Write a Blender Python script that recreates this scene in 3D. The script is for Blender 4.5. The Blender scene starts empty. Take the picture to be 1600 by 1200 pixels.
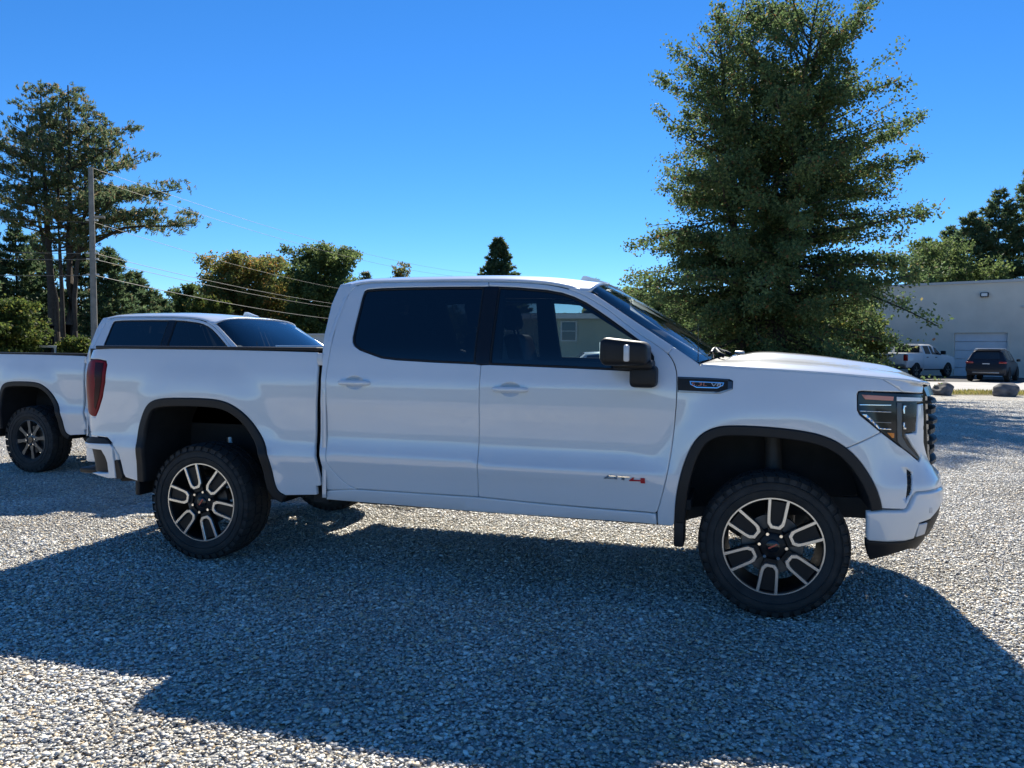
import bpy, bmesh, math, random
import numpy as np
from mathutils import Vector, Matrix
from mathutils.geometry import delaunay_2d_cdt

R = math.radians
SC = bpy.context.scene
COL = SC.collection
random.seed(5)
RNG = np.random.default_rng(5)

# ------------------------------------------------------------------ camera
CAM = dict(pos=(-0.189, -5.396, 1.480), yaw=16.59, pitch=-2.63, roll=0.49, f=1200.5)


def cam_axes(c):
    yaw, pitch, roll = R(c['yaw']), R(c['pitch']), R(c['roll'])
    f = np.array([-math.sin(yaw) * math.cos(pitch), math.cos(yaw) * math.cos(pitch), math.sin(pitch)])
    r = np.array([math.cos(yaw), math.sin(yaw), 0.0])
    u = np.cross(r, f)
    cr, sr = math.cos(roll), math.sin(roll)
    return cr * r + sr * u, -sr * r + cr * u, f


CR, CU, CF = cam_axes(CAM)
CP = np.array(CAM['pos'])
cam = bpy.data.cameras.new('camera')
cam.sensor_fit = 'HORIZONTAL'
cam.sensor_width = 36.0
cam.lens = CAM['f'] * 36.0 / 1600.0
cam.clip_start = 0.05
cam.clip_end = 6000.0
camo = bpy.data.objects.new('camera', cam)
COL.objects.link(camo)
camo.matrix_world = Matrix((
    (CR[0], CU[0], -CF[0], CP[0]),
    (CR[1], CU[1], -CF[1], CP[1]),
    (CR[2], CU[2], -CF[2], CP[2]),
    (0, 0, 0, 1)))
SC.camera = camo

# ------------------------------------------------------------------ sky and sun
SUN_TO = Vector((-0.14, 1.15, 1.0)).normalized()      # towards the sun, read off the truck's shadow
SUN_EL = math.asin(SUN_TO.z)
SUN_AZ = math.atan2(SUN_TO.x, SUN_TO.y)               # from +Y towards +X
world = bpy.data.worlds.new('World')
SC.world = world
world.use_nodes = True
wn = world.node_tree
wn.nodes.clear()
sky = wn.nodes.new('ShaderNodeTexSky')
sky.sky_type = 'NISHITA'
sky.sun_disc = False
sky.sun_elevation = SUN_EL
sky.sun_rotation = SUN_AZ
sky.altitude = 50
sky.air_density = 0.8
sky.dust_density = 0.0
sky.ozone_density = 10.0
hs = wn.nodes.new('ShaderNodeHueSaturation')
hs.inputs['Saturation'].default_value = 1.13
bg = wn.nodes.new('ShaderNodeBackground')
bg.inputs['Strength'].default_value = 0.083
wo = wn.nodes.new('ShaderNodeOutputWorld')
wn.links.new(sky.outputs[0], hs.inputs['Color'])
wn.links.new(hs.outputs[0], bg.inputs['Color'])
wn.links.new(bg.outputs[0], wo.inputs['Surface'])

sl = bpy.data.lights.new('sun', 'SUN')
sl.energy = 4.7
sl.angle = R(0.53)
sl.color = (1.0, 0.945, 0.835)
so = bpy.data.objects.new('sun', sl)
COL.objects.link(so)
so.rotation_euler = SUN_TO.to_track_quat('Z', 'Y').to_euler()
so.location = (-5, 40, 35)

SC.view_settings.view_transform = 'Standard'
SC.view_settings.look = 'None'
SC.view_settings.gamma = 1.0
SC.view_settings.exposure = 0.95
SC.view_settings.use_curve_mapping = False
SC.render.engine = 'CYCLES'
SC.cycles.use_denoising = True
SC.cycles.max_bounces = 10
SC.cycles.transparent_max_bounces = 24
SC.cycles.diffuse_bounces = 4
SC.cycles.glossy_bounces = 4
SC.cycles.caustics_reflective = False
SC.cycles.caustics_refractive = False

# ------------------------------------------------------------------ measuring
# pixel rays of the photograph, used only to survey real positions


def px_ray(px, py):
    d = CF + CR * (px - 800) / CAM['f'] + CU * (600 - py) / CAM['f']
    return CP, d


def on_ground(px, py, z=0.0):
    o, d = px_ray(px, py)
    return o + d * ((z - o[2]) / d[2])


def at_depth(px, py, Z):
    o, d = px_ray(px, py)
    return o + d * Z


def project(P):
    v = np.asarray(P, float) - CP
    z = v @ CF
    return np.array([800 + CAM['f'] * (v @ CR) / z, 600 - CAM['f'] * (v @ CU) / z])


# ------------------------------------------------------------------ materials
MATS = {}


def nmat(name):
    m = bpy.data.materials.new(name)
    m.use_nodes = True
    nt = m.node_tree
    for n in list(nt.nodes):
        if n.type not in ('OUTPUT_MATERIAL', 'BSDF_PRINCIPLED'):
            nt.nodes.remove(n)
    MATS[name] = m
    return m, nt, nt.nodes['Principled BSDF'] if 'Principled BSDF' in nt.nodes else [n for n in nt.nodes if n.type == 'BSDF_PRINCIPLED'][0]


def setp(b, **k):
    names = dict(color='Base Color', rough='Roughness', metal='Metallic', coat='Coat Weight', coatr='Coat Roughness',
                 spec='Specular IOR Level', emit='Emission Color', emits='Emission Strength', trans='Transmission Weight', ior='IOR',
                 sheen='Sheen Weight', alpha='Alpha')
    for a, v in k.items():
        s = b.inputs[names[a]]
        if a in ('color', 'emit'):
            v = (*v, 1.0)
        s.default_value = v


def simple(name, color, rough=0.5, metal=0.0, coat=0.0, coatr=0.03, spec=0.5, noise=0.0, scale=8.0, bump=0.0, bscale=60.0, rvar=0.0):
    m, nt, b = nmat(name)
    setp(b, color=color, rough=rough, metal=metal, coat=coat, coatr=coatr, spec=spec)
    L = nt.links
    if noise > 0 or rvar > 0:
        tc = nt.nodes.new('ShaderNodeTexCoord')
        nz = nt.nodes.new('ShaderNodeTexNoise')
        nz.inputs['Scale'].default_value = scale
        nz.inputs['Detail'].default_value = 6
        L.new(tc.outputs['Object'], nz.inputs['Vector'])
        if noise > 0:
            rp = nt.nodes.new('ShaderNodeValToRGB')
            c = np.array(color)
            rp.color_ramp.elements[0].position = 0.3
            rp.color_ramp.elements[1].position = 0.7
            rp.color_ramp.elements[0].color = (*(c * (1 - noise)), 1)
            rp.color_ramp.elements[1].color = (*np.minimum(c * (1 + noise), 1), 1)
            L.new(nz.outputs['Fac'], rp.inputs['Fac'])
            L.new(rp.outputs['Color'], b.inputs['Base Color'])
        if rvar > 0:
            mr = nt.nodes.new('ShaderNodeMapRange')
            mr.inputs['To Min'].default_value = max(0, rough - rvar)
            mr.inputs['To Max'].default_value = rough + rvar
            L.new(nz.outputs['Fac'], mr.inputs['Value'])
            L.new(mr.outputs['Result'], b.inputs['Roughness'])
    if bump > 0:
        tc2 = nt.nodes.new('ShaderNodeTexCoord')
        n2 = nt.nodes.new('ShaderNodeTexNoise')
        n2.inputs['Scale'].default_value = bscale
        n2.inputs['Detail'].default_value = 4
        bm_ = nt.nodes.new('ShaderNodeBump')
        bm_.inputs['Strength'].default_value = bump
        bm_.inputs['Distance'].default_value = 0.01
        L.new(tc2.outputs['Object'], n2.inputs['Vector'])
        L.new(n2.outputs['Fac'], bm_.inputs['Height'])
        L.new(bm_.outputs['Normal'], b.inputs['Normal'])
    return m


def glass(name, tint, refl=1.0, rough=0.0):
    """thin automotive glass: tinted see-through plus a fresnel reflection"""
    m = bpy.data.materials.new(name)
    m.use_nodes = True
    nt = m.node_tree
    nt.nodes.clear()
    out = nt.nodes.new('ShaderNodeOutputMaterial')
    tr = nt.nodes.new('ShaderNodeBsdfTransparent')
    tr.inputs['Color'].default_value = (*tint, 1)
    gl = nt.nodes.new('ShaderNodeBsdfGlossy')
    gl.inputs['Roughness'].default_value = rough
    gl.inputs['Color'].default_value = (refl, refl, refl, 1)
    fr = nt.nodes.new('ShaderNodeFresnel')
    fr.inputs['IOR'].default_value = 1.8
    mx = nt.nodes.new('ShaderNodeMixShader')
    nt.links.new(fr.outputs[0], mx.inputs[0])
    nt.links.new(tr.outputs[0], mx.inputs[1])
    nt.links.new(gl.outputs[0], mx.inputs[2])
    nt.links.new(mx.outputs[0], out.inputs['Surface'])
    MATS[name] = m
    return m


simple('paint', (0.655, 0.68, 0.70), rough=0.30, coat=1.0, coatr=0.015, noise=0.02, scale=2.0)
MATS['paint'].node_tree.nodes['Principled BSDF'].inputs['Coat IOR'].default_value = 1.66
simple('black_plastic', (0.012, 0.012, 0.013), rough=0.5, spec=0.3, bump=0.08, bscale=400)
simple('gloss_black', (0.010, 0.010, 0.012), rough=0.18, spec=0.4, coat=0.2)
simple('rubber', (0.024, 0.0235, 0.0225), rough=0.82, noise=0.4, scale=14, bump=0.1, bscale=120)
simple('dark_under', (0.012, 0.012, 0.012), rough=0.85, noise=0.3, scale=12)
simple('frame_steel', (0.03, 0.03, 0.03), rough=0.6, noise=0.3, scale=9)
simple('machined', (0.62, 0.61, 0.59), rough=0.30, metal=1.0)
simple('rim_black', (0.008, 0.008, 0.009), rough=0.45, spec=0.3)
simple('rim_grey', (0.09, 0.095, 0.10), rough=0.32, metal=0.7)
simple('chrome', (0.75, 0.76, 0.78), rough=0.08, metal=1.0)
simple('steel_dull', (0.35, 0.34, 0.33), rough=0.38, metal=1.0, noise=0.2, scale=20)
simple('red_lens', (0.17, 0.003, 0.008), rough=0.3, spec=0.16)
simple('dark_lens', (0.03, 0.002, 0.005), rough=0.25, spec=0.16)
simple('amber_lens', (0.75, 0.22, 0.02), rough=0.15, coat=0.8)
simple('coral_marker', (0.62, 0.20, 0.12), rough=0.2, coat=0.6)
simple('clear_lens', (0.55, 0.56, 0.58), rough=0.12, coat=0.8)
simple('white_tube', (0.80, 0.80, 0.78), rough=0.25, coat=0.5)
simple('disc_steel', (0.10, 0.10, 0.10), rough=0.45, metal=0.8, noise=0.2, scale=20)
simple('lamp_dark', (0.012, 0.014, 0.018), rough=0.12, spec=0.35, coat=0.25)
simple('interior', (0.022, 0.022, 0.023), rough=0.8)
simple('seat_leather', (0.028, 0.028, 0.03), rough=0.55, bump=0.1, bscale=200)
simple('red_badge', (0.45, 0.015, 0.02), rough=0.2, coat=0.5)
simple('dark_chrome', (0.10, 0.105, 0.115), rough=0.3, metal=0.8)
glass('glass_front', (0.60, 0.68, 0.68))
glass('glass_rear', (0.10, 0.115, 0.13))
glass('glass_screen', (0.84, 0.90, 0.88))


# ------------------------------------------------------------------ object helpers
def tag(o, label=None, cat=None, group=None, kind=None):
    if label:
        o['label'] = label
    if cat:
        o['category'] = cat
    if group:
        o['group'] = group
    if kind:
        o['kind'] = kind
    return o


def empty(name, loc=(0, 0, 0), rz=0.0, parent=None):
    o = bpy.data.objects.new(name, None)
    o.empty_display_size = 0.3
    COL.objects.link(o)
    o.location = loc
    o.rotation_euler = (0, 0, rz)
    o.parent = parent
    return o


def link(name, me, mat, parent=None):
    if mat is not None:
        me.materials.clear()
        me.materials.append(MATS[mat] if isinstance(mat, str) else mat)
    o = bpy.data.objects.new(name, me)
    COL.objects.link(o)
    o.parent = parent
    return o


def mesh_from(name, verts, faces, smooth=False, normals=None):
    me = bpy.data.meshes.new(name)
    me.from_pydata([tuple(v) for v in verts], [], [tuple(f) for f in faces])
    me.update()
    if smooth:
        me.polygons.foreach_set('use_smooth', np.ones(len(me.polygons), bool))
    if normals is not None:
        me.normals_split_custom_set_from_vertices([tuple(n) for n in normals])
    return me


class MB:
    """collects boxes, prisms, lathes and tubes for one mesh"""

    def __init__(self):
        self.v = []
        self.f = []
        self.sm = []

    def add(self, v, f, sm=False):
        n = len(self.v)
        self.v += [tuple(p) for p in v]
        self.f += [tuple(i + n for i in q) for q in f]
        self.sm += [sm] * len(f)
        return self

    def box(self, x0, x1, y0, y1, z0, z1):
        v = [(x, y, z) for x in (x0, x1) for y in (y0, y1) for z in (z0, z1)]
        f = [(0, 1, 3, 2), (4, 6, 7, 5), (0, 4, 5, 1), (2, 3, 7, 6), (0, 2, 6, 4), (1, 5, 7, 3)]
        return self.add(v, f)

    def bbox(self, x0, x1, y0, y1, z0, z1, b=0.01, seg=2, mat=None):
        bm = bmesh.new()
        bmesh.ops.create_cube(bm, size=1)
        for v in bm.verts:
            v.co = Vector(((x0 + x1) / 2 + v.co.x * (x1 - x0), (y0 + y1) / 2 + v.co.y * (y1 - y0), (z0 + z1) / 2 + v.co.z * (z1 - z0)))
        bmesh.ops.bevel(bm, geom=bm.edges[:], offset=b, segments=seg, profile=0.5, affect='EDGES')
        bm.verts.index_update()
        vs = [v.co.copy() for v in bm.verts]
        if mat is not None:
            vs = [mat @ v for v in vs]
        fs = [[v.index for v in f.verts] for f in bm.faces]
        bm.free()
        return self.add(vs, fs, True)

    def prism(self, poly, axis, a, b):
        """poly of 2-tuples extruded along axis (0 x, 1 y, 2 z) from a to b"""
        n = len(poly)

        def P(q, t):
            if axis == 0:
                return (t, q[0], q[1])
            if axis == 1:
                return (q[0], t, q[1])
            return (q[0], q[1], t)
        v = [P(q, a) for q in poly] + [P(q, b) for q in poly]
        f = [tuple(range(n)), tuple(range(2 * n - 1, n - 1, -1))]
        for i in range(n):
            j = (i + 1) % n
            f.append((i, i + n, j + n, j))
        return self.add(v, f)

    def tube(self, pts, rad, n=8, cap=True, sm=True):
        pts = [Vector(p) for p in pts]
        if not hasattr(rad, '__len__'):
            rad = [rad] * len(pts)
        vs, fs = [], []
        up = Vector((0, 0, 1))
        for i, p in enumerate(pts):
            t = (pts[min(i + 1, len(pts) - 1)] - pts[max(i - 1, 0)]).normalized()
            a = t.cross(up)
            if a.length < 1e-3:
                a = t.cross(Vector((1, 0, 0)))
            a.normalize()
            b = t.cross(a)
            for k in range(n):
                an = 2 * math.pi * k / n
                vs.append(p + (a * math.cos(an) + b * math.sin(an)) * rad[i])
        for i in range(len(pts) - 1):
            for k in range(n):
                fs.append((i * n + k, i * n + (k + 1) % n, (i + 1) * n + (k + 1) % n, (i + 1) * n + k))
        if cap:
            fs.append(tuple(range(n - 1, -1, -1)))
            fs.append(tuple((len(pts) - 1) * n + k for k in range(n)))
        return self.add(vs, fs, sm)

    def lathe_y(self, prof, n=64, cx=0, cz=0, sm=True, closed=False):
        """prof: (radius, y) pairs revolved round the y axis"""
        vs, fs = [], []
        m = len(prof)
        for k in range(n):
            a = 2 * math.pi * k / n
            for (r, y) in prof:
                vs.append((cx + r * math.cos(a), y, cz + r * math.sin(a)))
        for k in range(n):
            k2 = (k + 1) % n
            for i in range(m if closed else m - 1):
                j = (i + 1) % m
                fs.append((k * m + i, k2 * m + i, k2 * m + j, k * m + j))
        return self.add(vs, fs, sm)

    def mesh(self, name):
        me = bpy.data.meshes.new(name)
        me.from_pydata(self.v, [], self.f)
        me.polygons.foreach_set('use_smooth', np.array(self.sm, bool))
        me.update()
        bm = bmesh.new()
        bm.from_mesh(me)
        bmesh.ops.recalc_face_normals(bm, faces=bm.faces[:])
        for e in bm.edges:
            if len(e.link_faces) == 2 and e.calc_face_angle(0) > R(38):
                e.smooth = False
        bm.to_mesh(me)
        bm.free()
        return me

    def build(self, name, mat, parent=None):
        return link(name, self.mesh(name), mat, parent)


def mirror_mesh(me, name):
    """the same mesh on the other side of the vehicle (y negated)"""
    m2 = me.copy()
    m2.name = name
    n = len(m2.vertices)
    co = np.empty(n * 3)
    m2.vertices.foreach_get('co', co)
    had = me.has_custom_normals
    if had:
        cn = [tuple(c.vector) for c in me.corner_normals]
    co = co.reshape(-1, 3)
    co[:, 1] *= -1
    m2.vertices.foreach_set('co', co.ravel())
    if had:
        vn = [None] * n
        for lp, c in zip(me.loops, cn):
            vn[lp.vertex_index] = (c[0], -c[1], c[2])
    m2.flip_normals()
    m2.update()
    if had:
        m2.normals_split_custom_set_from_vertices([v or (0, 0, 1) for v in vn])
    return m2


def copy_tree(o, parent=None, skip=()):
    c = o.copy()
    COL.objects.link(c)
    c.parent = parent
    for ch in list(o.children):
        if ch.name.split('.')[0] in skip:
            continue
        copy_tree(ch, c, skip)
    return c


# ================================================================== GROUND
def ground_material(name, cols, scale, bump, bscale=None):
    m, nt, b = nmat(name)
    setp(b, rough=0.9, spec=0.2)
    L = nt.links
    tc = nt.nodes.new('ShaderNodeTexCoord')
    vo = nt.nodes.new('ShaderNodeTexVoronoi')
    vo.inputs['Scale'].default_value = scale
    L.new(tc.outputs['Object'], vo.inputs['Vector'])
    sep = nt.nodes.new('ShaderNodeSeparateColor')
    L.new(vo.outputs['Color'], sep.inputs[0])
    rp = nt.nodes.new('ShaderNodeValToRGB')
    rp.color_ramp.interpolation = 'CONSTANT'
    els = rp.color_ramp.elements
    for i, c in enumerate(cols):
        e = els[i] if i < 2 else els.new(i / len(cols))
        e.position = i / len(cols)
        e.color = (*c, 1)
    L.new(sep.outputs[0], rp.inputs['Fac'])
    n2 = nt.nodes.new('ShaderNodeTexNoise')
    n2.inputs['Scale'].default_value = 0.35
    n2.inputs['Detail'].default_value = 5
    L.new(tc.outputs['Object'], n2.inputs['Vector'])
    mr = nt.nodes.new('ShaderNodeMapRange')
    mr.inputs['From Min'].default_value = 0.3
    mr.inputs['From Max'].default_value = 0.7
    mr.inputs['To Min'].default_value = 0.85
    mr.inputs['To Max'].default_value = 1.12
    L.new(n2.outputs['Fac'], mr.inputs['Value'])
    mx = nt.nodes.new('ShaderNodeMix')
    mx.data_type = 'RGBA'
    mx.blend_type = 'MULTIPLY'
    mx.inputs[0].default_value = 1.0
    L.new(rp.outputs['Color'], mx.inputs[6])
    L.new(mr.outputs['Result'], mx.inputs[7])
    L.new(mx.outputs[2], b.inputs['Base Color'])
    bp = nt.nodes.new('ShaderNodeBump')
    bp.inputs['Strength'].default_value = bump
    bp.inputs['Distance'].default_value = 0.02
    bp.invert = True
    L.new(vo.outputs['Distance'], bp.inputs['Height'])
    L.new(bp.outputs['Normal'], b.inputs['Normal'])
    return m


GCOL = [tuple(min(.80, 1.27 * c * k) for c, k in zip(q, (1.04, 1.01, .95))) for q in [(0.40, 0.40, 0.39), (0.50, 0.48, 0.44), (0.30, 0.305, 0.31), (0.58, 0.56, 0.51), (0.42, 0.40, 0.35),
        (0.35, 0.36, 0.37), (0.66, 0.64, 0.60), (0.46, 0.45, 0.43), (0.50, 0.41, 0.29), (0.20, 0.205, 0.215)]]
ground_material('ground_gravel', [tuple(.74 * c for c in q) for q in GCOL], 42, 0.8)  # darkened for the shade between stones, which the flat sheet cannot cast
simple('gravel_bed', (0.10, 0.095, 0.088), rough=0.95, noise=0.3, scale=40)


def smooth01(a, b, x):
    t = min(max((x - a) / (b - a), 0.0), 1.0)
    return t * t * (3 - 2 * t)


def ground_z(x, y):
    """the lot falls away a little towards the second truck"""
    u = -(x + 3.745) * .6 + (y - .9) * .8
    return -.097 * smooth01(.1, 1.15, u) * smooth01(-2.4, -4.2, x)


def sheet(name, x0, x1, y0, y1, z, mat, nx=1, ny=1):
    xs = np.linspace(x0, x1, nx + 1)
    ys = np.linspace(y0, y1, ny + 1)
    v = [(x, y, z) for y in ys for x in xs]
    f = [(j * (nx + 1) + i, j * (nx + 1) + i + 1, (j + 1) * (nx + 1) + i + 1, (j + 1) * (nx + 1) + i) for j in range(ny) for i in range(nx)]
    return link(name, mesh_from(name, v, f), mat)


def build_ground():
    near = list(np.arange(-16, 16.01, .4))
    xs = [-34, -28, -22, -18] + near + [20, 26, 34, 46, 60]
    ys = [-11] + [y for y in near if y > -10.9] + [18, 21, 24, 27, 30, 34]
    v = [(x, y, ground_z(x, y) - .012) for y in ys for x in xs]
    n = len(xs)
    f = [(j * n + i, j * n + i + 1, (j + 1) * n + i + 1, (j + 1) * n + i) for j in range(len(ys) - 1) for i in range(n - 1)]
    g = link('gravel_lot', mesh_from('gravel_lot', v, f, True), 'ground_gravel')
    tag(g, 'grey crushed stone bed of the parking lot under the loose gravel', kind='structure')
    simple('rough_grass', (0.095, 0.100, 0.045), rough=1.0, noise=0.35, scale=0.8, bump=0.5, bscale=30)
    g = sheet('ground', -1500, 1500, -1500, 1500, -0.16, 'rough_grass')  # added grass; behind the camera it dims bounce and paint reflections
    tag(g, 'rough grassy land added round the gravel lot to darken bounce and reflections', kind='structure')


def stone_patch(seed, n=6600):
    rg = np.random.default_rng(seed)
    bm = bmesh.new()
    bmesh.ops.create_icosphere(bm, subdivisions=1, radius=1.0)
    bm.verts.index_update()
    base = np.array([v.co[:] for v in bm.verts])
    fac = np.array([[v.index for v in f.verts] for f in bm.faces])
    bm.free()
    # keep the cheap 12-vertex icosahedron
    bm = bmesh.new()
    t = (1 + 5 ** 0.5) / 2
    base = np.array([(-1, t, 0), (1, t, 0), (-1, -t, 0), (1, -t, 0), (0, -1, t), (0, 1, t), (0, -1, -t), (0, 1, -t), (t, 0, -1), (t, 0, 1), (-t, 0, -1), (-t, 0, 1)], float)
    base /= np.linalg.norm(base[0])
    fac = np.array([(0, 11, 5), (0, 5, 1), (0, 1, 7), (0, 7, 10), (0, 10, 11), (1, 5, 9), (5, 11, 4), (11, 10, 2), (10, 7, 6), (7, 1, 8),
                    (3, 9, 4), (3, 4, 2), (3, 2, 6), (3, 6, 8), (3, 8, 9), (4, 9, 5), (2, 4, 11), (6, 2, 10), (8, 6, 7), (9, 8, 1)])
    bm.free()
    V = np.empty((n, 12, 3))
    C = np.empty((n, 3))
    cols = np.array(GCOL)
    for i in range(n):
        q = rg.random()
        a = rg.uniform(.0040, .0080) if q < .57 else (rg.uniform(.0080, .0130) if q < .95 else rg.uniform(.0130, .020))
        sx, sy, sz = a * rg.uniform(0.85, 1.3), a * rg.uniform(0.65, 0.95), a * rg.uniform(0.26, 0.48)
        p = base * rg.uniform(0.74, 1.2, (12, 1)) * (sx, sy, sz)
        ang = rg.uniform(0, 6.283)
        tx, ty = rg.normal(0, 0.20, 2)
        Rm = np.array(Matrix.Rotation(ang, 3, 'Z') @ Matrix.Rotation(tx, 3, 'X') @ Matrix.Rotation(ty, 3, 'Y'))
        p = p @ Rm.T
        p += (rg.uniform(-0.5, 0.5), rg.uniform(-0.5, 0.5), rg.uniform(-0.010, 0.001))
        V[i] = p
        C[i] = cols[rg.integers(len(cols))] * rg.uniform(0.75, 1.25)
    F = (fac[None] + (np.arange(n) * 12)[:, None, None]).reshape(-1, 3)
    me = bpy.data.meshes.new('gravel_patch')
    me.vertices.add(n * 12)
    me.vertices.foreach_set('co', V.ravel())
    me.loops.add(len(F) * 3)
    me.loops.foreach_set('vertex_index', F.ravel().astype(np.int32))
    me.polygons.add(len(F))
    me.polygons.foreach_set('loop_start', np.arange(0, len(F) * 3, 3, dtype=np.int32))
    me.polygons.foreach_set('loop_total', np.full(len(F), 3, np.int32))
    me.update()
    ca = me.color_attributes.new('stone', 'FLOAT_COLOR', 'POINT')
    ca.data.foreach_set('color', np.concatenate([np.repeat(C, 12, 0), np.ones((n * 12, 1))], 1).ravel())
    return me


def attr_material(name, attr, rough=0.8, spec=0.3, bump=0.0):
    m, nt, b = nmat(name)
    setp(b, rough=rough, spec=spec)
    a = nt.nodes.new('ShaderNodeAttribute')
    a.attribute_name = attr
    ge = nt.nodes.new('ShaderNodeNewGeometry')
    nz = nt.nodes.new('ShaderNodeTexNoise')
    nz.inputs['Scale'].default_value = 0.9
    nz.inputs['Detail'].default_value = 5
    nt.links.new(ge.outputs['Position'], nz.inputs['Vector'])
    rp = nt.nodes.new('ShaderNodeValToRGB')
    rp.color_ramp.elements[0].position = .32
    rp.color_ramp.elements[1].position = .68
    rp.color_ramp.elements[0].color = (.78, .75, .70, 1)
    rp.color_ramp.elements[1].color = (1.08, 1.08, 1.08, 1)
    nt.links.new(nz.outputs['Fac'], rp.inputs['Fac'])
    mx = nt.nodes.new('ShaderNodeMix')
    mx.data_type = 'RGBA'
    mx.blend_type = 'MULTIPLY'
    mx.inputs[0].default_value = 1.0
    nt.links.new(a.outputs['Color'], mx.inputs[6])
    nt.links.new(rp.outputs['Color'], mx.inputs[7])
    nt.links.new(mx.outputs[2], b.inputs['Base Color'])
    return m


attr_material('gravel_stone', 'stone', rough=0.48, spec=0.6)


def build_gravel():
    pc = bpy.data.collections.new('gravel_patches')
    for k in range(4):
        me = stone_patch(100 + k)
        me.materials.append(MATS['gravel_stone'])
        pc.objects.link(bpy.data.objects.new('gravel_patch', me))
    pts = []
    for ix in range(-32, 32):
        for iy in range(-6, 34):
            c = np.array([ix + 0.5, iy + 0.5, ground_z(ix + .5, iy + .5)])
            v = c - CP
            d = v @ CF
            lat = v @ CR
            if d < 0.8 or d > 24:
                continue
            if abs(lat) > 0.80 * d + 4.0:
                continue
            pts.append(c)
    me = bpy.data.meshes.new('gravel')
    me.from_pydata([tuple(p) for p in pts], [], [])
    ra = me.attributes.new('turn', 'FLOAT_VECTOR', 'POINT')
    eul = np.zeros((len(pts), 3), np.float32)
    for i, c in enumerate(pts):
        gx = (ground_z(c[0] + .4, c[1]) - ground_z(c[0] - .4, c[1])) / .8
        gy = (ground_z(c[0], c[1] + .4) - ground_z(c[0], c[1] - .4)) / .8
        if abs(gx) + abs(gy) > .001:
            eul[i] = (math.atan(gy), -math.atan(gx), 0)
        else:
            eul[i, 2] = RNG.integers(0, 4) * math.pi / 2
    ra.data.foreach_set('vector', eul.ravel())
    ia = me.attributes.new('pick', 'INT', 'POINT')
    ia.data.foreach_set('value', RNG.integers(0, 4, len(pts)).astype(np.int32))
    o = link('gravel', me, None)
    tag(o, 'loose grey and tan gravel stones covering the lot', 'gravel', kind='stuff')
    ng = bpy.data.node_groups.new('gravel_scatter', 'GeometryNodeTree')
    ng.interface.new_socket('Geometry', in_out='INPUT', socket_type='NodeSocketGeometry')
    ng.interface.new_socket('Geometry', in_out='OUTPUT', socket_type='NodeSocketGeometry')
    N = ng.nodes
    gi, go = N.new('NodeGroupInput'), N.new('NodeGroupOutput')
    ci = N.new('GeometryNodeCollectionInfo')
    ci.inputs['Collection'].default_value = pc
    ci.inputs['Separate Children'].default_value = True
    ip = N.new('GeometryNodeInstanceOnPoints')
    ip.inputs['Pick Instance'].default_value = True
    na = N.new('GeometryNodeInputNamedAttribute')
    na.data_type = 'INT'
    na.inputs['Name'].default_value = 'pick'
    nb = N.new('GeometryNodeInputNamedAttribute')
    nb.data_type = 'FLOAT_VECTOR'
    nb.inputs['Name'].default_value = 'turn'
    L = ng.links
    L.new(gi.outputs[0], ip.inputs['Points'])
    L.new(ci.outputs[0], ip.inputs['Instance'])
    L.new(na.outputs['Attribute'], ip.inputs['Instance Index'])
    L.new(nb.outputs['Attribute'], ip.inputs['Rotation'])
    L.new(ip.outputs[0], go.inputs[0])
    md = o.modifiers.new('scatter', 'NODES')
    md.node_group = ng


build_ground()
build_gravel()

# ================================================================== THE PICKUP
# Truck frame: x forward from the front axle, y = 0 on the centre line, the side in view is y < 0.
WB = 3.745


def pchip(xs, ys):
    xs = np.asarray(xs, float)
    ys = np.asarray(ys, float)
    h = np.diff(xs)
    d = np.diff(ys) / h
    m = np.zeros(len(xs))
    for i in range(1, len(xs) - 1):
        if d[i - 1] * d[i] > 0:
            w1, w2 = 2 * h[i] + h[i - 1], h[i] + 2 * h[i - 1]
            m[i] = (w1 + w2) / (w1 / d[i - 1] + w2 / d[i])
    m[0], m[-1] = d[0], d[-1]

    def f(x):
        if x <= xs[0]:
            return ys[0] + m[0] * (x - xs[0])
        if x >= xs[-1]:
            return ys[-1] + m[-1] * (x - xs[-1])
        i = int(np.searchsorted(xs, x)) - 1
        t = (x - xs[i]) / h[i]
        return ((2 * t ** 3 - 3 * t ** 2 + 1) * ys[i] + (t ** 3 - 2 * t ** 2 + t) * h[i] * m[i]
                + (-2 * t ** 3 + 3 * t ** 2) * ys[i + 1] + (t ** 3 - t ** 2) * h[i] * m[i + 1])
    return f


UP = [(1.36, .962), (1.42, .947), (1.46, .934), (1.50, .917), (1.60, .868), (1.72, .808), (1.84, .748), (1.90, .712), (1.94, .672), (1.97, .62)]


def prof(low):
    a = low + UP
    return pchip([q[0] for q in a], [q[1] for q in a])


PF_BED = prof([(.40, .950), (.46, .958), (.54, .966), (.66, .978), (.735, .990), (.765, .992), (.80, .982), (.86, .973), (.95, .970), (1.05, .974), (1.15, .980), (1.25, .979)])
PF_DOOR = prof([(.40, .900), (.44, .930), (.48, .956), (.505, .966), (.53, .962), (.58, .968), (.68, .984), (.745, .999), (.775, 1.001), (.81, .990), (.87, .976), (.95, .972), (1.05, .976), (1.14, .984), (1.25, .983)])
PF_FEN = prof([(.40, .93), (.46, .955), (.54, .968), (.66, .980), (.75, .985), (.85, .984), (.95, .983), (1.05, .984), (1.15, .986), (1.25, .983)])
FR = [(.36, .86), (.42, .90), (.48, .94), (.55, .968), (.60, .982), (.66, .990), (.71, .986), (.74, .990), (.78, .985), (.84, .955), (.92, .930), (1.02, .922), (1.12, .916), (1.22, .905), (1.30, .890), (1.36, .865)]
PF_FRONT = pchip([q[0] for q in FR], [q[1] for q in FR])

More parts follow.
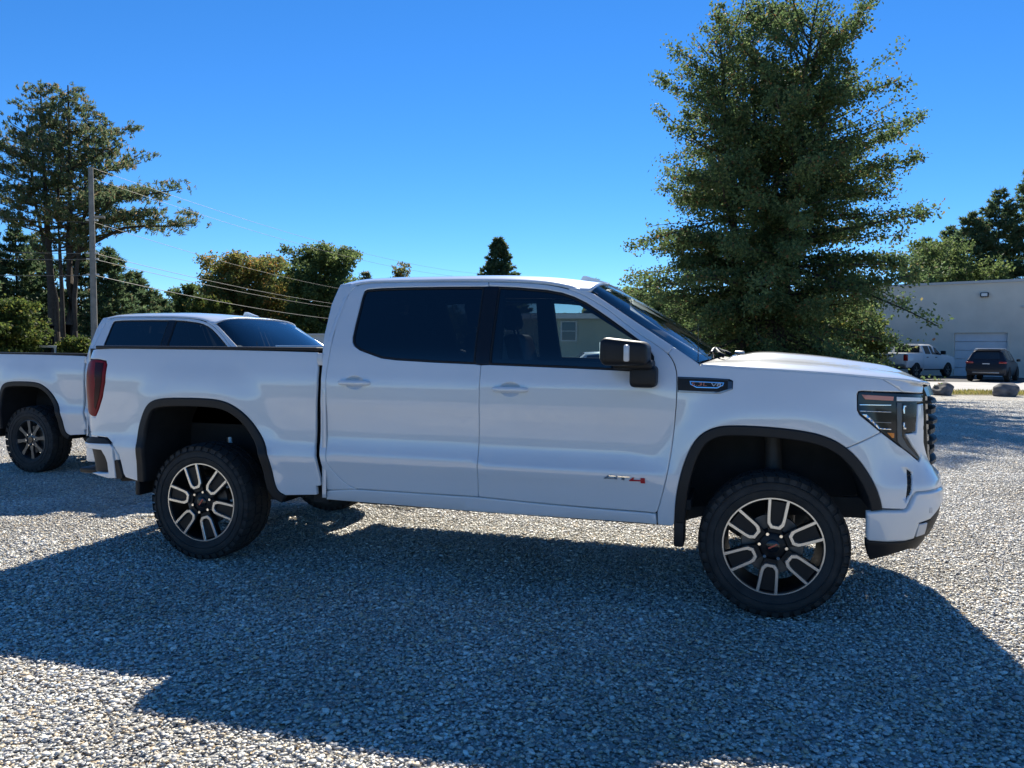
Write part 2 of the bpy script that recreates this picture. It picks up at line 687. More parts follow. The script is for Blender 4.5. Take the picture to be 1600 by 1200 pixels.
_cp = [(-4.865, 0.0), (-4.865, -.35), (-4.86, -.62), (-4.845, -.79), (-4.805, -.895), (-4.72, -.965), (-4.60, -.993), (-4.45, -1.0), (-4.2, -1.0), (-3.6, -1.0), (-3.0, -1.0),
       (-2.4, -1.0), (-1.8, -1.0), (-1.2, -1.0), (-.6, -1.0), (-.2, -1.0), (.1, -1.0), (.30, -1.0), (.46, -.995), (.60, -.975), (.72, -.935), (.81, -.865), (.87, -.765), (.908, -.63), (.937, -.44), (.955, -.22), (.960, 0.0)]


def _catmull(P, n=24):
    P = [np.array(p) for p in P]
    P = [2 * P[0] - P[1]] + P + [2 * P[-1] - P[-2]]
    out = []
    for i in range(1, len(P) - 2):
        for k in range(n):
            t = k / n
            out.append(0.5 * ((2 * P[i]) + (-P[i - 1] + P[i + 1]) * t + (2 * P[i - 1] - 5 * P[i] + 4 * P[i + 1] - P[i + 2]) * t * t + (-P[i - 1] + 3 * P[i] - 3 * P[i + 1] + P[i + 2]) * t ** 3))
    out.append(P[-2])
    return np.array(out)


_pl = _catmull(_cp)
_sl = np.concatenate([[0], np.cumsum(np.linalg.norm(np.diff(_pl, axis=0), axis=1))])
_i0 = int(np.argmin(np.abs(_pl[:, 0] + 1.8)))
_sl = _sl - _sl[_i0] + _pl[_i0, 0]
S_MIN, S_MAX = float(_sl[0]), float(_sl[-1])
_tn = np.gradient(_pl, _sl, axis=0)
_tn /= np.linalg.norm(_tn, axis=1)[:, None]


def sstep(a, b, x):
    t = min(max((x - a) / (b - a), 0.0), 1.0)
    return t * t * (3 - 2 * t)


def arch_r(s, z, xc, a, b):
    return ((abs(s - xc) / a) ** 2.6 + (abs(z - .40) / b) ** 2.6) ** (1 / 2.6)


def body_width(s, z):
    if s < -2.9:
        w = PF_BED(z)
    elif s < -2.75:
        w = PF_BED(z) if s < -2.81 else PF_DOOR(z)
    elif s < -.85:
        w = PF_DOOR(z)
    elif s < .38:
        t = sstep(-.85, -.45, s)
        w = PF_DOOR(z) * (1 - t) + PF_FEN(z) * t
    else:
        t = sstep(.38, .92, s)
        w = PF_FEN(z) * (1 - t) + PF_FRONT(z) * t
    if z < 1.40:
        if -1.0 < s < .9:
            w += .026 * (1 - sstep(1.0, 1.34, arch_r(s, z, 0.0, .54, .69)))
        elif -4.7 < s < -2.85:
            w += .026 * (1 - sstep(1.0, 1.38, arch_r(s, z, -WB, .50, .74)))
    return w


def SP(s, z, off=0.0):
    """point of the right-hand body side"""
    x = np.interp(s, _sl, _pl[:, 0])
    y = np.interp(s, _sl, _pl[:, 1])
    tx = np.interp(s, _sl, _tn[:, 0])
    ty = np.interp(s, _sl, _tn[:, 1])
    l = math.hypot(tx, ty)
    d = body_width(s, z) - 1.0 + off
    return np.array([x + ty / l * d, y - tx / l * d, z])


def SN(s, z):
    e = .004
    a = SP(s + e, z) - SP(s - e, z)
    b = SP(s, z + e) - SP(s, z - e)
    n = np.cross(a, b)
    return n / np.linalg.norm(n)


def S(px, py):
    """survey a photograph pixel onto the body side: (s, z)"""
    o, d = px_ray(px, py)
    t = (-1.0 - o[1]) / d[1]
    q = o + d * t
    s, z = q[0], q[2]
    for _ in range(25):
        p0 = project(SP(s, z))
        e = .003
        js = (project(SP(s + e, z)) - p0) / e
        jz = (project(SP(s, z + e)) - p0) / e
        J = np.array([js, jz]).T
        r = np.array([px, py]) - p0
        try:
            dx = np.linalg.solve(J.T @ J + 40 * np.eye(2), J.T @ r)
        except np.linalg.LinAlgError:
            break
        dx = np.clip(dx, -.15, .15)
        s, z = s + dx[0], z + dx[1]
        s = min(max(s, S_MIN + .01), S_MAX - .01)
        if abs(dx).max() < 1e-5:
            break
    return (float(s), float(z))


def PX(*pts):
    """mixed list: (px, py) pixels or ('s', s, z) raw"""
    return [(q[1], q[2]) if q[0] == 's' else S(*q) for q in pts]


def chaikin(pts, it=2):
    for _ in range(it):
        o = [pts[0]]
        for a, b in zip(pts[:-1], pts[1:]):
            o.append((a[0] * .75 + b[0] * .25, a[1] * .75 + b[1] * .25))
            o.append((a[0] * .25 + b[0] * .75, a[1] * .25 + b[1] * .75))
        o.append(pts[-1])
        pts = o
    return pts


def chaikin_c(pts, it=2):
    for _ in range(it):
        o = []
        for a, b in zip(pts, pts[1:] + pts[:1]):
            o.append((a[0] * .75 + b[0] * .25, a[1] * .75 + b[1] * .25))
            o.append((a[0] * .25 + b[0] * .75, a[1] * .25 + b[1] * .75))
        pts = o
    return pts


def area2(p):
    return sum(a[0] * b[1] - b[0] * a[1] for a, b in zip(p, p[1:] + p[:1]))


def densify(poly, h):
    out = []
    for a, b in zip(poly, poly[1:] + poly[:1]):
        n = max(1, int(math.ceil(math.hypot(b[0] - a[0], b[1] - a[1]) / h)))
        for k in range(n):
            t = k / n
            out.append((a[0] + (b[0] - a[0]) * t, a[1] + (b[1] - a[1]) * t))
    return out


def clean(poly, eps=.0015):
    out = []
    for p in poly:
        if not out or math.hypot(p[0] - out[-1][0], p[1] - out[-1][1]) > eps:
            out.append(p)
    if len(out) > 2 and math.hypot(out[0][0] - out[-1][0], out[0][1] - out[-1][1]) < eps:
        out.pop()
    return out


def outdirs(poly):
    P = np.array(poly)
    e = np.roll(P, -1, 0) - P
    l = np.linalg.norm(e, axis=1)[:, None] + 1e-9
    n = np.c_[e[:, 1], -e[:, 0]] / l      # outward for ccw
    m = n + np.roll(n, 1, 0)
    ml = np.linalg.norm(m, axis=1)[:, None] + 1e-9
    m /= ml
    c = np.clip((m * n).sum(1), .45, 1)[:, None]
    return m, m / c


def inset(poly, d):
    if area2(poly) < 0:
        poly = poly[::-1]
    _, o = outdirs(poly)
    return [tuple(p) for p in (np.array(poly) - o * d)]


def inside(pts, poly):
    x, y = pts[:, 0], pts[:, 1]
    r = np.zeros(len(pts), bool)
    n = len(poly)
    for i in range(n):
        x1, y1 = poly[i]
        x2, y2 = poly[(i + 1) % n]
        c = (y1 > y) != (y2 > y)
        with np.errstate(divide='ignore', invalid='ignore'):
            xi = (x2 - x1) * (y - y1) / (y2 - y1 + 1e-15) + x1
        r ^= c & (x < xi)
    return r


def panel_mesh(name, poly, holes=(), surf=SP, nrm=SN, off=0.0, gap=.0026, grid=.045, depth=.028, bev=.005, h=.03):
    """a sheet-metal panel: an outline on a curved surface with rounded, turned-in edges"""
    loops = []
    for k, pl in enumerate([poly] + list(holes)):
        pl = clean(list(pl))
        if area2(pl) < 0:
            pl = pl[::-1]
        pl = densify(pl, h)
        pl = inset(pl, gap if k == 0 else -gap)
        pl = clean(pl, .0008)
        loops.append(pl)
    verts, edges, kind = [], [], []
    ring_ids = []
    for k, pl in enumerate(loops):
        n0 = len(verts)
        verts += pl
        kind += [(k, i) for i in range(len(pl))]
        ids = list(range(n0, n0 + len(pl)))
        ring_ids.append(ids)
        edges += [(ids[i], ids[(i + 1) % len(ids)]) for i in range(len(ids))]
    nring = len(verts)
    if bev > 0:
        for k, pl in enumerate(loops):
            q = inset(pl, bev if k == 0 else -bev)
            arr = np.array(q)
            ok = inside(arr, loops[0])
            for j in range(1, len(loops)):
                ok &= ~inside(arr, loops[j])
            dd = np.array([np.min(np.hypot(*(np.array(loops[0]) - p).T)) for p in arr])
            verts += [tuple(p) for p, o_, d_ in zip(arr, ok, dd) if o_ and d_ > bev * .7]
    A = np.array(loops[0])
    lo, hi = A.min(0), A.max(0)
    gx = np.arange(lo[0] + grid * .5, hi[0], grid)
    gy = np.arange(lo[1] + grid * .5, hi[1], grid)
    G = np.array([(x + (grid * .5 if j % 2 else 0), y) for j, y in enumerate(gy) for x in gx])
    if len(G):
        ok = inside(G, loops[0])
        for j in range(1, len(loops)):
            ok &= ~inside(G, loops[j])
        G = G[ok]
        if len(G):
            allp = np.concatenate([np.array(l) for l in loops])
            dmin = np.min(np.linalg.norm(G[:, None] - allp[None], axis=2), axis=1)
            G = G[dmin > max(grid * .5, bev * 2)]
            verts += [tuple(p) for p in G]
    cv, ce, cf, ov, _, _ = delaunay_2d_cdt([Vector(v) for v in verts], edges, [], 0, 1e-6)
    V2 = np.array([v[:] for v in cv])
    T = np.array([f for f in cf if len(f) == 3])
    cen = V2[T].mean(1)
    ok = inside(cen, loops[0])
    for j in range(1, len(loops)):
        ok &= ~inside(cen, loops[j])
    T = T[ok]
    ring = [False] * len(V2)
    od = [None] * len(V2)
    back = {}
    for k, pl in enumerate(loops):
        m, _ = outdirs(pl)
        if k:
            m = -m
        for i, idx in enumerate(ring_ids[k]):
            for vi, o_ in enumerate(ov):
                pass
            break
    inv = {}
    for vi, o_ in enumerate(ov):
        for q in o_:
            inv[q] = vi
    P3, N3 = [], []
    for vi, v in enumerate(V2):
        P3.append(surf(v[0], v[1], off))
        N3.append(nrm(v[0], v[1]))
    P3 = np.array(P3)
    N3 = np.array(N3)
    F = [tuple(t) for t in T]
    # make sure faces look outward
    e1 = P3[T[:, 1]] - P3[T[:, 0]]
    e2 = P3[T[:, 2]] - P3[T[:, 0]]
    fl = (np.cross(e1, e2) * N3[T[:, 0]]).sum(1) < 0
    F = [(t[0], t[2], t[1]) if b else t for t, b in zip(F, fl)]
    PV = [p for p in P3]
    NV = [n for n in N3]
    for k, pl in enumerate(loops):
        m, _ = outdirs(pl)
        if k:
            m = -m
        ids = [inv.get(q, None) for q in ring_ids[k]]
        bids = []
        for (u, w), dv, vi in zip(pl, m, ids):
            if vi is None:
                bids.append(None)
                continue
            e = .003
            ts = (surf(u + e, w, off) - surf(u - e, w, off)) / (2 * e)
            tz = (surf(u, w + e, off) - surf(u, w - e, off)) / (2 * e)
            o3 = ts * dv[0] + tz * dv[1]
            o3 /= np.linalg.norm(o3) + 1e-9
            n = N3[vi]
            if bev > 0:
                PV[vi] = P3[vi] - n * bev * .45
                q = n + o3 * .9
                NV[vi] = q / np.linalg.norm(q)
            if depth > 0:
                bids.append(len(PV))
                PV.append(P3[vi] - n * depth)
                NV.append(o3)
        if depth > 0:
            L = len(ids)
            for i in range(L):
                j = (i + 1) % L
                if None in (ids[i], ids[j], bids[i], bids[j]) or ids[i] == ids[j]:
                    continue
                q = (ids[i], bids[i], bids[j], ids[j])
                a = np.cross(PV[q[1]] - PV[q[0]], PV[q[3]] - PV[q[0]])
                if a @ NV[q[1]] < 0:
                    q = q[::-1]
                F.append(q)
    return mesh_from(name, PV, F, True, NV)


def grid_mesh(name, fn, us, vs, flip=False, thick=0.0):
    """a surface sampled on a grid, smooth shaded"""
    nu, nv = len(us), len(vs)
    V = [fn(u, v) for u in us for v in vs]
    F = []
    for i in range(nu - 1):
        for j in range(nv - 1):
            q = (i * nv + j, (i + 1) * nv + j, (i + 1) * nv + j + 1, i * nv + j + 1)
            F.append(q[::-1] if flip else q)
    return mesh_from(name, V, F, True)


TR = []          # (name, mesh, material, mirrored too?, parent key, label)


def text_mesh(body, size, extrude):
    cu = bpy.data.curves.new('txt', 'FONT')
    cu.body = body
    cu.size = size
    cu.extrude = extrude
    cu.align_x = 'CENTER'
    cu.align_y = 'CENTER'
    o = bpy.data.objects.new('txt', cu)
    COL.objects.link(o)
    dg = bpy.context.evaluated_depsgraph_get()
    me = bpy.data.meshes.new_from_object(o.evaluated_get(dg))
    bpy.data.objects.remove(o)
    bpy.data.curves.remove(cu)
    return me


# ------------------------------------------------------------------ wheels
def tyre_mesh(rt=.408, rr=.268, w=.268, knob=False):
    b = MB()
    hw = w / 2
    pr = [(rr - .012, -hw + .030), (rr + .004, -hw + .014), (rr + .030, -hw + .002), (rr + .060, -hw - .004), (rt - .062, -hw - .001), (rt - .034, -hw + .010), (rt - .016, -hw + .022),
          (rt - .012, -hw + .05), (rt - .010, 0), (rt - .012, hw - .05), (rt - .016, hw - .022), (rt - .034, hw - .010), (rt - .062, hw + .001), (rr + .060, hw + .004), (rr + .004, hw - .014), (rr - .012, hw - .03)]
    b.lathe_y(pr, 72)
    # raised sidewall rings and tread blocks
    for r0 in (rr + .046, rr + .088):
        b.lathe_y([(r0 - .003, -hw - .001), (r0, -hw - .0075), (r0 + .003, -hw - .001)], 72)
    nb = 40 if not knob else 30
    for row, (y0, y1) in enumerate(((-hw - .002, -hw + .055), (-.062, -.008), (.008, .062), (hw - .055, hw + .002))):
        for k in range(nb):
            a0 = 2 * math.pi * (k + (.5 if row % 2 else 0)) / nb
            wd = 2 * math.pi / nb * .42
            sl = .02 * (1 if row < 2 else -1)
            vs = []
            for r_ in (rt - .018, rt + (.004 if knob else -.003)):
                for (yy, da) in ((y0, -wd - sl), (y0, wd - sl), (y1, wd + sl), (y1, -wd + sl)):
                    a = a0 + da
                    rx = r_ - (.014 if (abs(yy) > hw - .01 and r_ > rt - .01) else 0)
                    vs.append((rx * math.cos(a), yy, rx * math.sin(a)))
            b.add(vs, [(4, 5, 6, 7), (0, 1, 5, 4), (1, 2, 6, 5), (2, 3, 7, 6), (3, 0, 4, 7)])
    if True:  # side lugs on the shoulder
        for sgn in (-1, 1):
            for k in range(nb):
                a0 = 2 * math.pi * k / nb
                wd = 2 * math.pi / nb * .30
                vs = []
                for (r_, yy) in ((rt - .046, hw - .004), (rt - .046, hw + .003), (rt - .018, hw - .004), (rt - .012, hw - .020)):
                    for da in (-wd, wd):
                        vs.append((r_ * math.cos(a0 + da), sgn * yy, r_ * math.sin(a0 + da)))
                b.add(vs, [(0, 1, 3, 2), (2, 3, 5, 4), (4, 5, 7, 6), (0, 2, 4, 6), (1, 7, 5, 3)])
    return b.mesh('tyre')


def ring_poly(pts_out, pts_in):
    return pts_out, pts_in


def u_spoke_mesh(Rr=.262):
    """one machined U: two prongs from the rim joined by a chamfered foot near the hub, pointing to +z"""
    hw, t = .050, .019      # half width outside, stroke width
    ro = math.sqrt(Rr ** 2 - hw ** 2)
    outer = [(-hw - .008, ro), (-hw, .150), (-hw + .004, .122), (-.026, .098), (.026, .098), (hw - .004, .122), (hw, .150), (hw + .008, ro)]
    inn = [(-hw - .008 + t, math.sqrt(Rr ** 2 - (hw - t) ** 2)), (-hw + t, .154), (-hw + t + .004, .134), (-.014, .118), (.014, .118), (hw - t - .004, .134), (hw - t, .154), (hw + .008 - t, math.sqrt(Rr ** 2 - (hw - t) ** 2))]
    vs, fs = [], []
    n = len(outer)
    for y, k in ((-.004, .0025), (0, 0), (.016, 0)):
        for (o, i) in zip(outer, inn):
            cx, cz = (o[0] + i[0]) / 2, (o[1] + i[1]) / 2
            vs.append((o[0] + (cx - o[0]) * k / .01, y, o[1] + (cz - o[1]) * k / .01))
            vs.append((i[0] + (cx - i[0]) * k / .01, y, i[1] + (cz - i[1]) * k / .01))
    for i in range(n - 1):
        a, b_ = 2 * i, 2 * (i + 1)
        fs.append((a, a + 1, b_ + 1, b_))
        for lv in (0, 1):
            o0 = lv * 2 * n
            o1 = (lv + 1) * 2 * n
            fs.append((o0 + a, o0 + b_, o1 + b_, o1 + a))
            fs.append((o0 + a + 1, o1 + a + 1, o1 + b_ + 1, o0 + b_ + 1))
    m = MB()
    m.add(vs, fs)
    return m.mesh('spoke')


def rot_y(me, ang, name=None):
    m2 = me.copy()
    m2.transform(Matrix.Rotation(ang, 4, 'Y'))
    return m2


def make_wheel_meshes(style):
    W = {}
    if style == 'machined':
        Rr = .2734
        b = MB()      # barrel: outer face at y = 0, inside towards +y
        b.lathe_y([(Rr - .006, .004), (Rr, .010), (Rr, .03), (Rr - .014, .04), (Rr - .022, .10), (Rr - .03, .2), (Rr - .035, .2), (Rr - .030, .10), (Rr - .024, .045), (Rr - .016, .012)], 72)
        # dark spoke bodies and hub
        for k in range(6):
            a = k * math.pi / 3
            c, s = math.cos(a), math.sin(a)
            pts = [(-.056, .250), (-.050, .150), (-.034, .075), (.034, .075), (.050, .150), (.056, .250)]
            q = [(x * c + z * s, -x * s + z * c) for x, z in pts]
            b.prism(q, 1, .014, .05)
        b.lathe_y([(.0, .016), (.062, .016), (.070, .022), (.085, .030), (.092, .06), (.0, .06)], 40)
        W['body'] = (b.mesh('wheel'), 'rim_black')
        b = MB()
        b.lathe_y([(Rr - .0125, .010), (Rr - .010, -.001), (Rr - .003, -.001), (Rr, .006)], 96)
        W['lip'] = (b.mesh('rim_lip'), 'machined')
        W['spoke'] = (u_spoke_mesh(Rr - .011), 'machined', 6)
        b = MB()
        b.lathe_y([(0, .004), (.030, .004), (.036, .008), (.037, .018)], 32)
        W['cap'] = (b.mesh('hub_cap'), 'gloss_black')
        b = MB()
        b.prism([(-.026, -.004), (.026, -.004), (.026, .005), (-.026, .005)], 1, .001, .0045)
        W['emblem'] = (b.mesh('hub_emblem'), 'red_badge')
        W['rt'] = .408
        W['rr'] = .270
    else:
        Rr = .247
        b = MB()
        b.lathe_y([(Rr - .012, .012), (Rr - .008, 0), (Rr, .002), (Rr + .002, .03), (Rr - .014, .04), (Rr - .022, .10), (Rr - .03, .2), (Rr - .036, .2), (Rr - .030, .10), (Rr - .024, .045), (Rr - .016, .012)], 72)
        b.lathe_y([(.0, .016), (.062, .016), (.072, .022), (.088, .030), (.092, .06), (.0, .06)], 40)
        W['body'] = (b.mesh('wheel'), 'rim_grey')
        b = MB()
        pts = [(-.026, Rr - .008), (-.017, .14), (-.027, .075), (.027, .075), (.017, .14), (.026, Rr - .008)]
        b.prism(pts, 1, .010, .042)
        W['spoke'] = (b.mesh('spoke'), 'rim_grey', 8)
        b = MB()
        b.lathe_y([(0, .006), (.034, .006), (.038, .02)], 32)
        W['cap'] = (b.mesh('hub_cap'), 'gloss_black')
        W['rt'] = .412
        W['rr'] = .244
    b = MB()
    b.lathe_y([(0, -.002), (.009, -.002), (.012, .004), (.012, .02)], 6, sm=False)
    W['nut'] = (b.mesh('lug_nut'), 'chrome')
    b = MB()
    b.lathe_y([(.06, .070), (.165, .070), (.168, .075), (.168, .095), (.06, .095)], 48)
    W['disc'] = (b.mesh('brake_disc'), 'disc_steel')
    W['tyre'] = (tyre_mesh(W['rt'], W['rr'], .268, style != 'machined'), 'rubber')
    return W


def place_wheel(W, parent, x, y, z, ang, left):
    o = link('wheel', W['body'][0], W['body'][1], parent)
    o.location = (x, y, z)
    o.rotation_euler = (0, ang, math.pi if left else 0)
    if 'lip' in W:
        link('rim_lip', *W['lip'], o)
    n = W['spoke'][2]
    for k in range(n):
        s_ = link('spoke', W['spoke'][0], W['spoke'][1], o)
        s_.rotation_euler = (0, 2 * math.pi * k / n, 0)
    link('hub_cap', *W['cap'], o)
    if 'emblem' in W:
        link('hub_emblem', *W['emblem'], o).rotation_euler = (0, R(-35), 0)
    for k in range(6):
        a = 2 * math.pi * (k + .5) / 6
        q = link('lug_nut', *W['nut'], o)
        q.location = (.072 * math.sin(a), .004, .072 * math.cos(a))
    link('brake_disc', *W['disc'], o)
    t = link('tyre', *W['tyre'], o)
    t.location = (0, .118, 0)
    return o


# ------------------------------------------------------------------ outlines surveyed from the photograph
FRONT_ARCH = chaikin(PX((1054, 816), (1056, 780), (1062, 748), (1070, 720), (1082, 694), (1096, 678), (1116, 668), (1140, 664.8), (1200, 667.2), (1260, 674), (1296, 684), (1320, 698), (1340, 716), (1356, 738), (1368, 760), (1376, 784), (1378, 796)))
REAR_ARCH = chaikin(PX((215.6, 752), (213, 708.7), (215.6, 675), (221, 652.5), (228.7, 633.7), (240, 624.8), (262.5, 621.8), (318.7, 622.5), (348.7, 626.2), (371, 637.5), (390, 654.3), (405, 675), (414.3, 693.7), (421.8, 723.7), (429.3, 757.5), (435, 768.7), (446, 774.3)))
DLO_REAR = PX((573.8, 451.8), (569.3, 454.3), (565.9, 463.8), (560.3, 486.3), (554.6, 508.8), (550.8, 526.8), (550.8, 533.5), (553.5, 540.3), (562.5, 547), (580.5, 553.8), (596.3, 559.4), (618.8, 562.3), (675, 565.7), (742, 568.7), (757, 447.3), (697.5, 447.6), (630, 448.7), (596.3, 449.8))
DLO_FRONT = PX((764, 569.6), (900, 575.1), (990, 579.5), (1012, 580), (1022, 572), (1021, 556), (1012, 541), (991.3, 525.4), (972.5, 511.3), (953.8, 497.8), (935, 484.7), (916.3, 472.5), (897.5, 463.2), (877.5, 456.6), (855, 452.5), (810, 448.5), (779, 447.2))
BPILLAR = PX((742, 568.7), (764, 569.6), (779, 447.2), (757, 447.3))
DLO_ALL = DLO_REAR[:14] + DLO_FRONT[:17] + DLO_REAR[14:]
RD_EDGE = PX((763.5, 440), (675, 440.2), (585, 441.8), (562, 444.5), (551, 451), (543, 462), (526.9, 497), (515.6, 551), (511, 575), (509.3, 588.7), (509.8, 645), (508, 716), (513.7, 729), (528.7, 745.5), (543.7, 758), (557, 764.3))
RD_EDGE = [RD_EDGE[0]] + chaikin(RD_EDGE, 1)[1:]
DOOR_SPLIT = PX((751.5, 570), (747.5, 776.5))
FD_EDGE = chaikin(PX((763.5, 440), (810, 441), (850, 443.5), (882.5, 449.5), (903, 456.5), (922, 466), (950, 483), (972.5, 501), (1000.6, 522.6), (1028.8, 541), (1043.8, 552.3), (1051.5, 563), (1056, 575.6), (1057.8, 590), (1057.3, 617), (1056, 639.4), (1051.9, 682.5), (1046.3, 720), (1038.8, 757.5), (1027.5, 798.7), (1023.8, 802)), 1)
SPLIT_TOP = S(763.5, 440)
SPLIT_BELT = DOOR_SPLIT[0]
SPLIT_BOT = DOOR_SPLIT[1]
CAB_REAR = PX((532, 444), (517.5, 476), (506, 525), (503, 570), (500.8, 600), (500.2, 665), (498.5, 697.5), (501.3, 725.7), (507.8, 747), (509.3, 766))


# ------------------------------------------------------------------ build
def build_truck():
    root = empty('pickup_truck')

    def both(name, me, mat, key=None, left=True):
        a = link(name, me, mat, root)
        b = link(name, mirror_mesh(me, name), mat, root) if left else None
        return a, b

    def panel(name, poly, mat='paint', left=True, parent=None, **k):
        me = panel_mesh(name, poly, **k)
        if parent is None:
            return both(name, me, mat, left=left)
        a = link(name, me, mat, parent[0])
        b = link(name, mirror_mesh(me, name), mat, parent[1]) if left and parent[1] else None
        return a, b

    # --- bed side
    bed = PX((146, 546), (180, 543.2), (250, 544), (350, 545.8), (450, 548.3), (496.5, 549.8), (496.3, 575), (494.8, 600), (493.2, 643), (491.8, 697.5), (494.8, 730), (502.3, 759), (494, 760), (495.5, 773.5))
    bed += REAR_ARCH[::-1]
    bed += PX((196, 746), (192.5, 740), (185, 710), (175, 692.5), (167.5, 683.8), (142, 680.5), (141, 653))
    bed += PX((143.8, 651), (148.8, 652), (153.8, 640), (160, 620), (163.8, 597.5), (167, 570), (165.5, 563.8), (152.5, 561), (142.5, 561))
    bed += [(S(136.5, 560)[0], S(142.5, 561)[1])]
    bs = panel('bed_side', bed, grid=.05)
    # tail lamp
    tl = PX((143, 561.3), (152.5, 561.3), (165.5, 563.8), (167, 570), (163.8, 597.5), (160, 620), (153.8, 640), (148.8, 651.3), (143.8, 650), (138.5, 643.8), (135.5, 630), (134, 592.5), (134.5, 570))
    zt = tl[0][1]
    tlp = chaikin_c(tl, 1)
    t_ = panel('tail_lamp', tlp, 'red_lens', gap=.002, off=.004, grid=.03)
    tin = PX((150, 566), (163, 567), (159.5, 597), (156, 618), (150.5, 640), (148, 636), (149.5, 600))
    panel('lamp_insert', tin, 'dark_lens', parent=t_, off=.0065, gap=0, grid=.03, depth=.004, bev=.002)
    # --- cab corner
    cc = CAB_REAR + PX((557, 765.2)) + RD_EDGE[::-1][1:]
    i_top = RD_EDGE.index(min(RD_EDGE, key=lambda q: math.hypot(q[0] - S(562, 444.5)[0], q[1] - S(562, 444.5)[1])))
    cc = CAB_REAR + PX((557, 765.4)) + RD_EDGE[i_top:][::-1] + PX((548, 441.6))
    panel('cab_corner', cc)
    # --- doors
    rd = RD_EDGE + [SPLIT_BOT, SPLIT_BELT] + [SPLIT_TOP]
    rear_hole = [q for q in DLO_REAR]
    dlo_r_out = inset(DLO_REAR, -.008)
    dlo_f_out = inset(DLO_FRONT, -.008)
    bp_mid_b = ((BPILLAR[0][0] + BPILLAR[1][0]) / 2, SPLIT_BELT[1] + .003)
    mid_top = (S(763.5, 447)[0] + .0, S(763.5, 446.0)[1])
    # windows and B-pillar trim reach the split, so the doors are cut round them
    rdp = RD_EDGE + [SPLIT_BOT, SPLIT_BELT]
    rdp += [DLO_REAR[13]] + DLO_REAR[12:0:-1] + [DLO_REAR[0]] + DLO_REAR[:14:-1] + [DLO_REAR[14], mid_top]
    HC = {}
    for key, (px, py) in (('r', (553.5, 598)), ('f', (797, 608.5))):
        s0, z0 = S(px, py)
        HC[key] = [(s0 + .062 * math.cos(a), z0 + .001 + .040 * math.sin(a)) for a in np.linspace(0, 2 * math.pi, 29)[:-1]]
    rdoor = panel('rear_door', rdp, holes=[HC['r']])
    fdp = FD_EDGE + PX((930, 794), (855, 787.5)) + [SPLIT_BOT, SPLIT_BELT] + [DLO_FRONT[0]] + DLO_FRONT[1:] + [mid_top]
    fdoor = panel('front_door', fdp, holes=[HC['f']])
    for nm, dl, par, gm in (('rear', DLO_REAR, rdoor, 'glass_rear'), ('front', DLO_FRONT, fdoor, 'glass_front')):
        inn = inset(dl, .013)
        panel('window_trim', dl, 'black_plastic', parent=par, holes=[inn], off=-.004, gap=.001, grid=.2, bev=.003, depth=.03)
        panel('window', inset(dl, .004), gm, parent=par, off=-.013, gap=0, grid=.07, bev=0, depth=0)
    panel('pillar_trim', BPILLAR, 'gloss_black', parent=fdoor, off=-.004, gap=.001, grid=.08, bev=.002)
    # door handles
    for (px, py, par) in ((553.5, 598, rdoor), (797, 608.5, fdoor)):   # grip over a dished recess
        s0, z0 = S(px, py)
        b = MB()
        n_ = 22
        prof_ = []
        for i in range(n_ + 1):
            t = i / n_
            u = (t - .5) * 2
            lift = .040 * (1 - abs(u) ** 5) + .002
            hh = .0165 * max(.05, 1 - abs(u) ** 9) ** .5
            prof_.append((s0 + u * .118, lift, hh))
        vs, fs = [], []
        m_ = 10
        for (s_, lf, hh) in prof_:
            for k in range(m_):
                a = 2 * math.pi * k / m_
                vs.append(SP(s_, z0 + hh * math.sin(a), lf - .013 + .011 * math.cos(a)))
        for i in range(n_):
            for k in range(m_):
                fs.append((i * m_ + k, (i + 1) * m_ + k, (i + 1) * m_ + (k + 1) % m_, i * m_ + (k + 1) % m_))
        fs += [tuple(range(m_)), tuple(n_ * m_ + k for k in range(m_ - 1, -1, -1))]
        b.add(vs, fs, True)
        me = b.mesh('door_handle')
        h1 = link('door_handle', me, 'paint', par[0])
        h2 = link('door_handle', mirror_mesh(me, 'door_handle'), 'paint', par[1])
        cup = [(s0 + .066 * math.cos(a), z0 + .001 + .044 * math.sin(a)) for a in np.linspace(0, 2 * math.pi, 29)[:-1]]

        def cups(u, w, off=0.0, s0=s0, z0=z0):
            r_ = min(1.0, math.hypot((u - s0) / .066, (w - z0 - .001) / .044))
            return SP(u, w, -.004 - .020 * (1 - r_ ** 2.5) + off)

        def cupn(u, w, cups=cups):
            e = .002
            n = np.cross(cups(u + e, w) - cups(u - e, w), cups(u, w + e) - cups(u, w - e))
            return n / np.linalg.norm(n)
        panel('handle_cup', cup, 'paint', parent=par, surf=cups, nrm=cupn, gap=0, grid=.012, bev=0, depth=.004)
    # --- sill
    rk = PX((509.5, 766.5), (557, 765.2), (630, 769.8), (747, 777.5), (855, 788.3), (930, 795), (1024, 803), (1026, 820.5), (760, 801.5), (510, 781))
    panel('rocker_panel', rk, grid=.06)
    # --- fender
    fen = PX((1043.8, 551.5), (1053, 541.5), (1075, 556), (1092, 567.5), (1093.6, 570.5), (1170, 575.5), (1300, 584), (1378, 591.5))
    fen += PX((1395, 601.5), (1411, 612.8))
    fen += PX((1387, 612.5), (1346, 610.8), (1341.5, 612), (1339.7, 616), (1340, 641), (1344, 648.5), (1377, 675.5))
    j = min(range(len(FRONT_ARCH)), key=lambda i: math.hypot(FRONT_ARCH[i][0] - S(1325, 701)[0], FRONT_ARCH[i][1] - S(1325, 701)[1]))
    fen += FRONT_ARCH[j::-1]
    fen += PX((1052, 822.5), (1027.5, 820.5), (1026.5, 801))
    k0 = min(range(len(FD_EDGE)), key=lambda i: math.hypot(FD_EDGE[i][0] - S(1043.8, 552)[0], FD_EDGE[i][1] - S(1043.8, 552)[1]))
    fen += FD_EDGE[k0 + 1:-2][::-1]
    fender = panel('fender', fen, grid=.045)
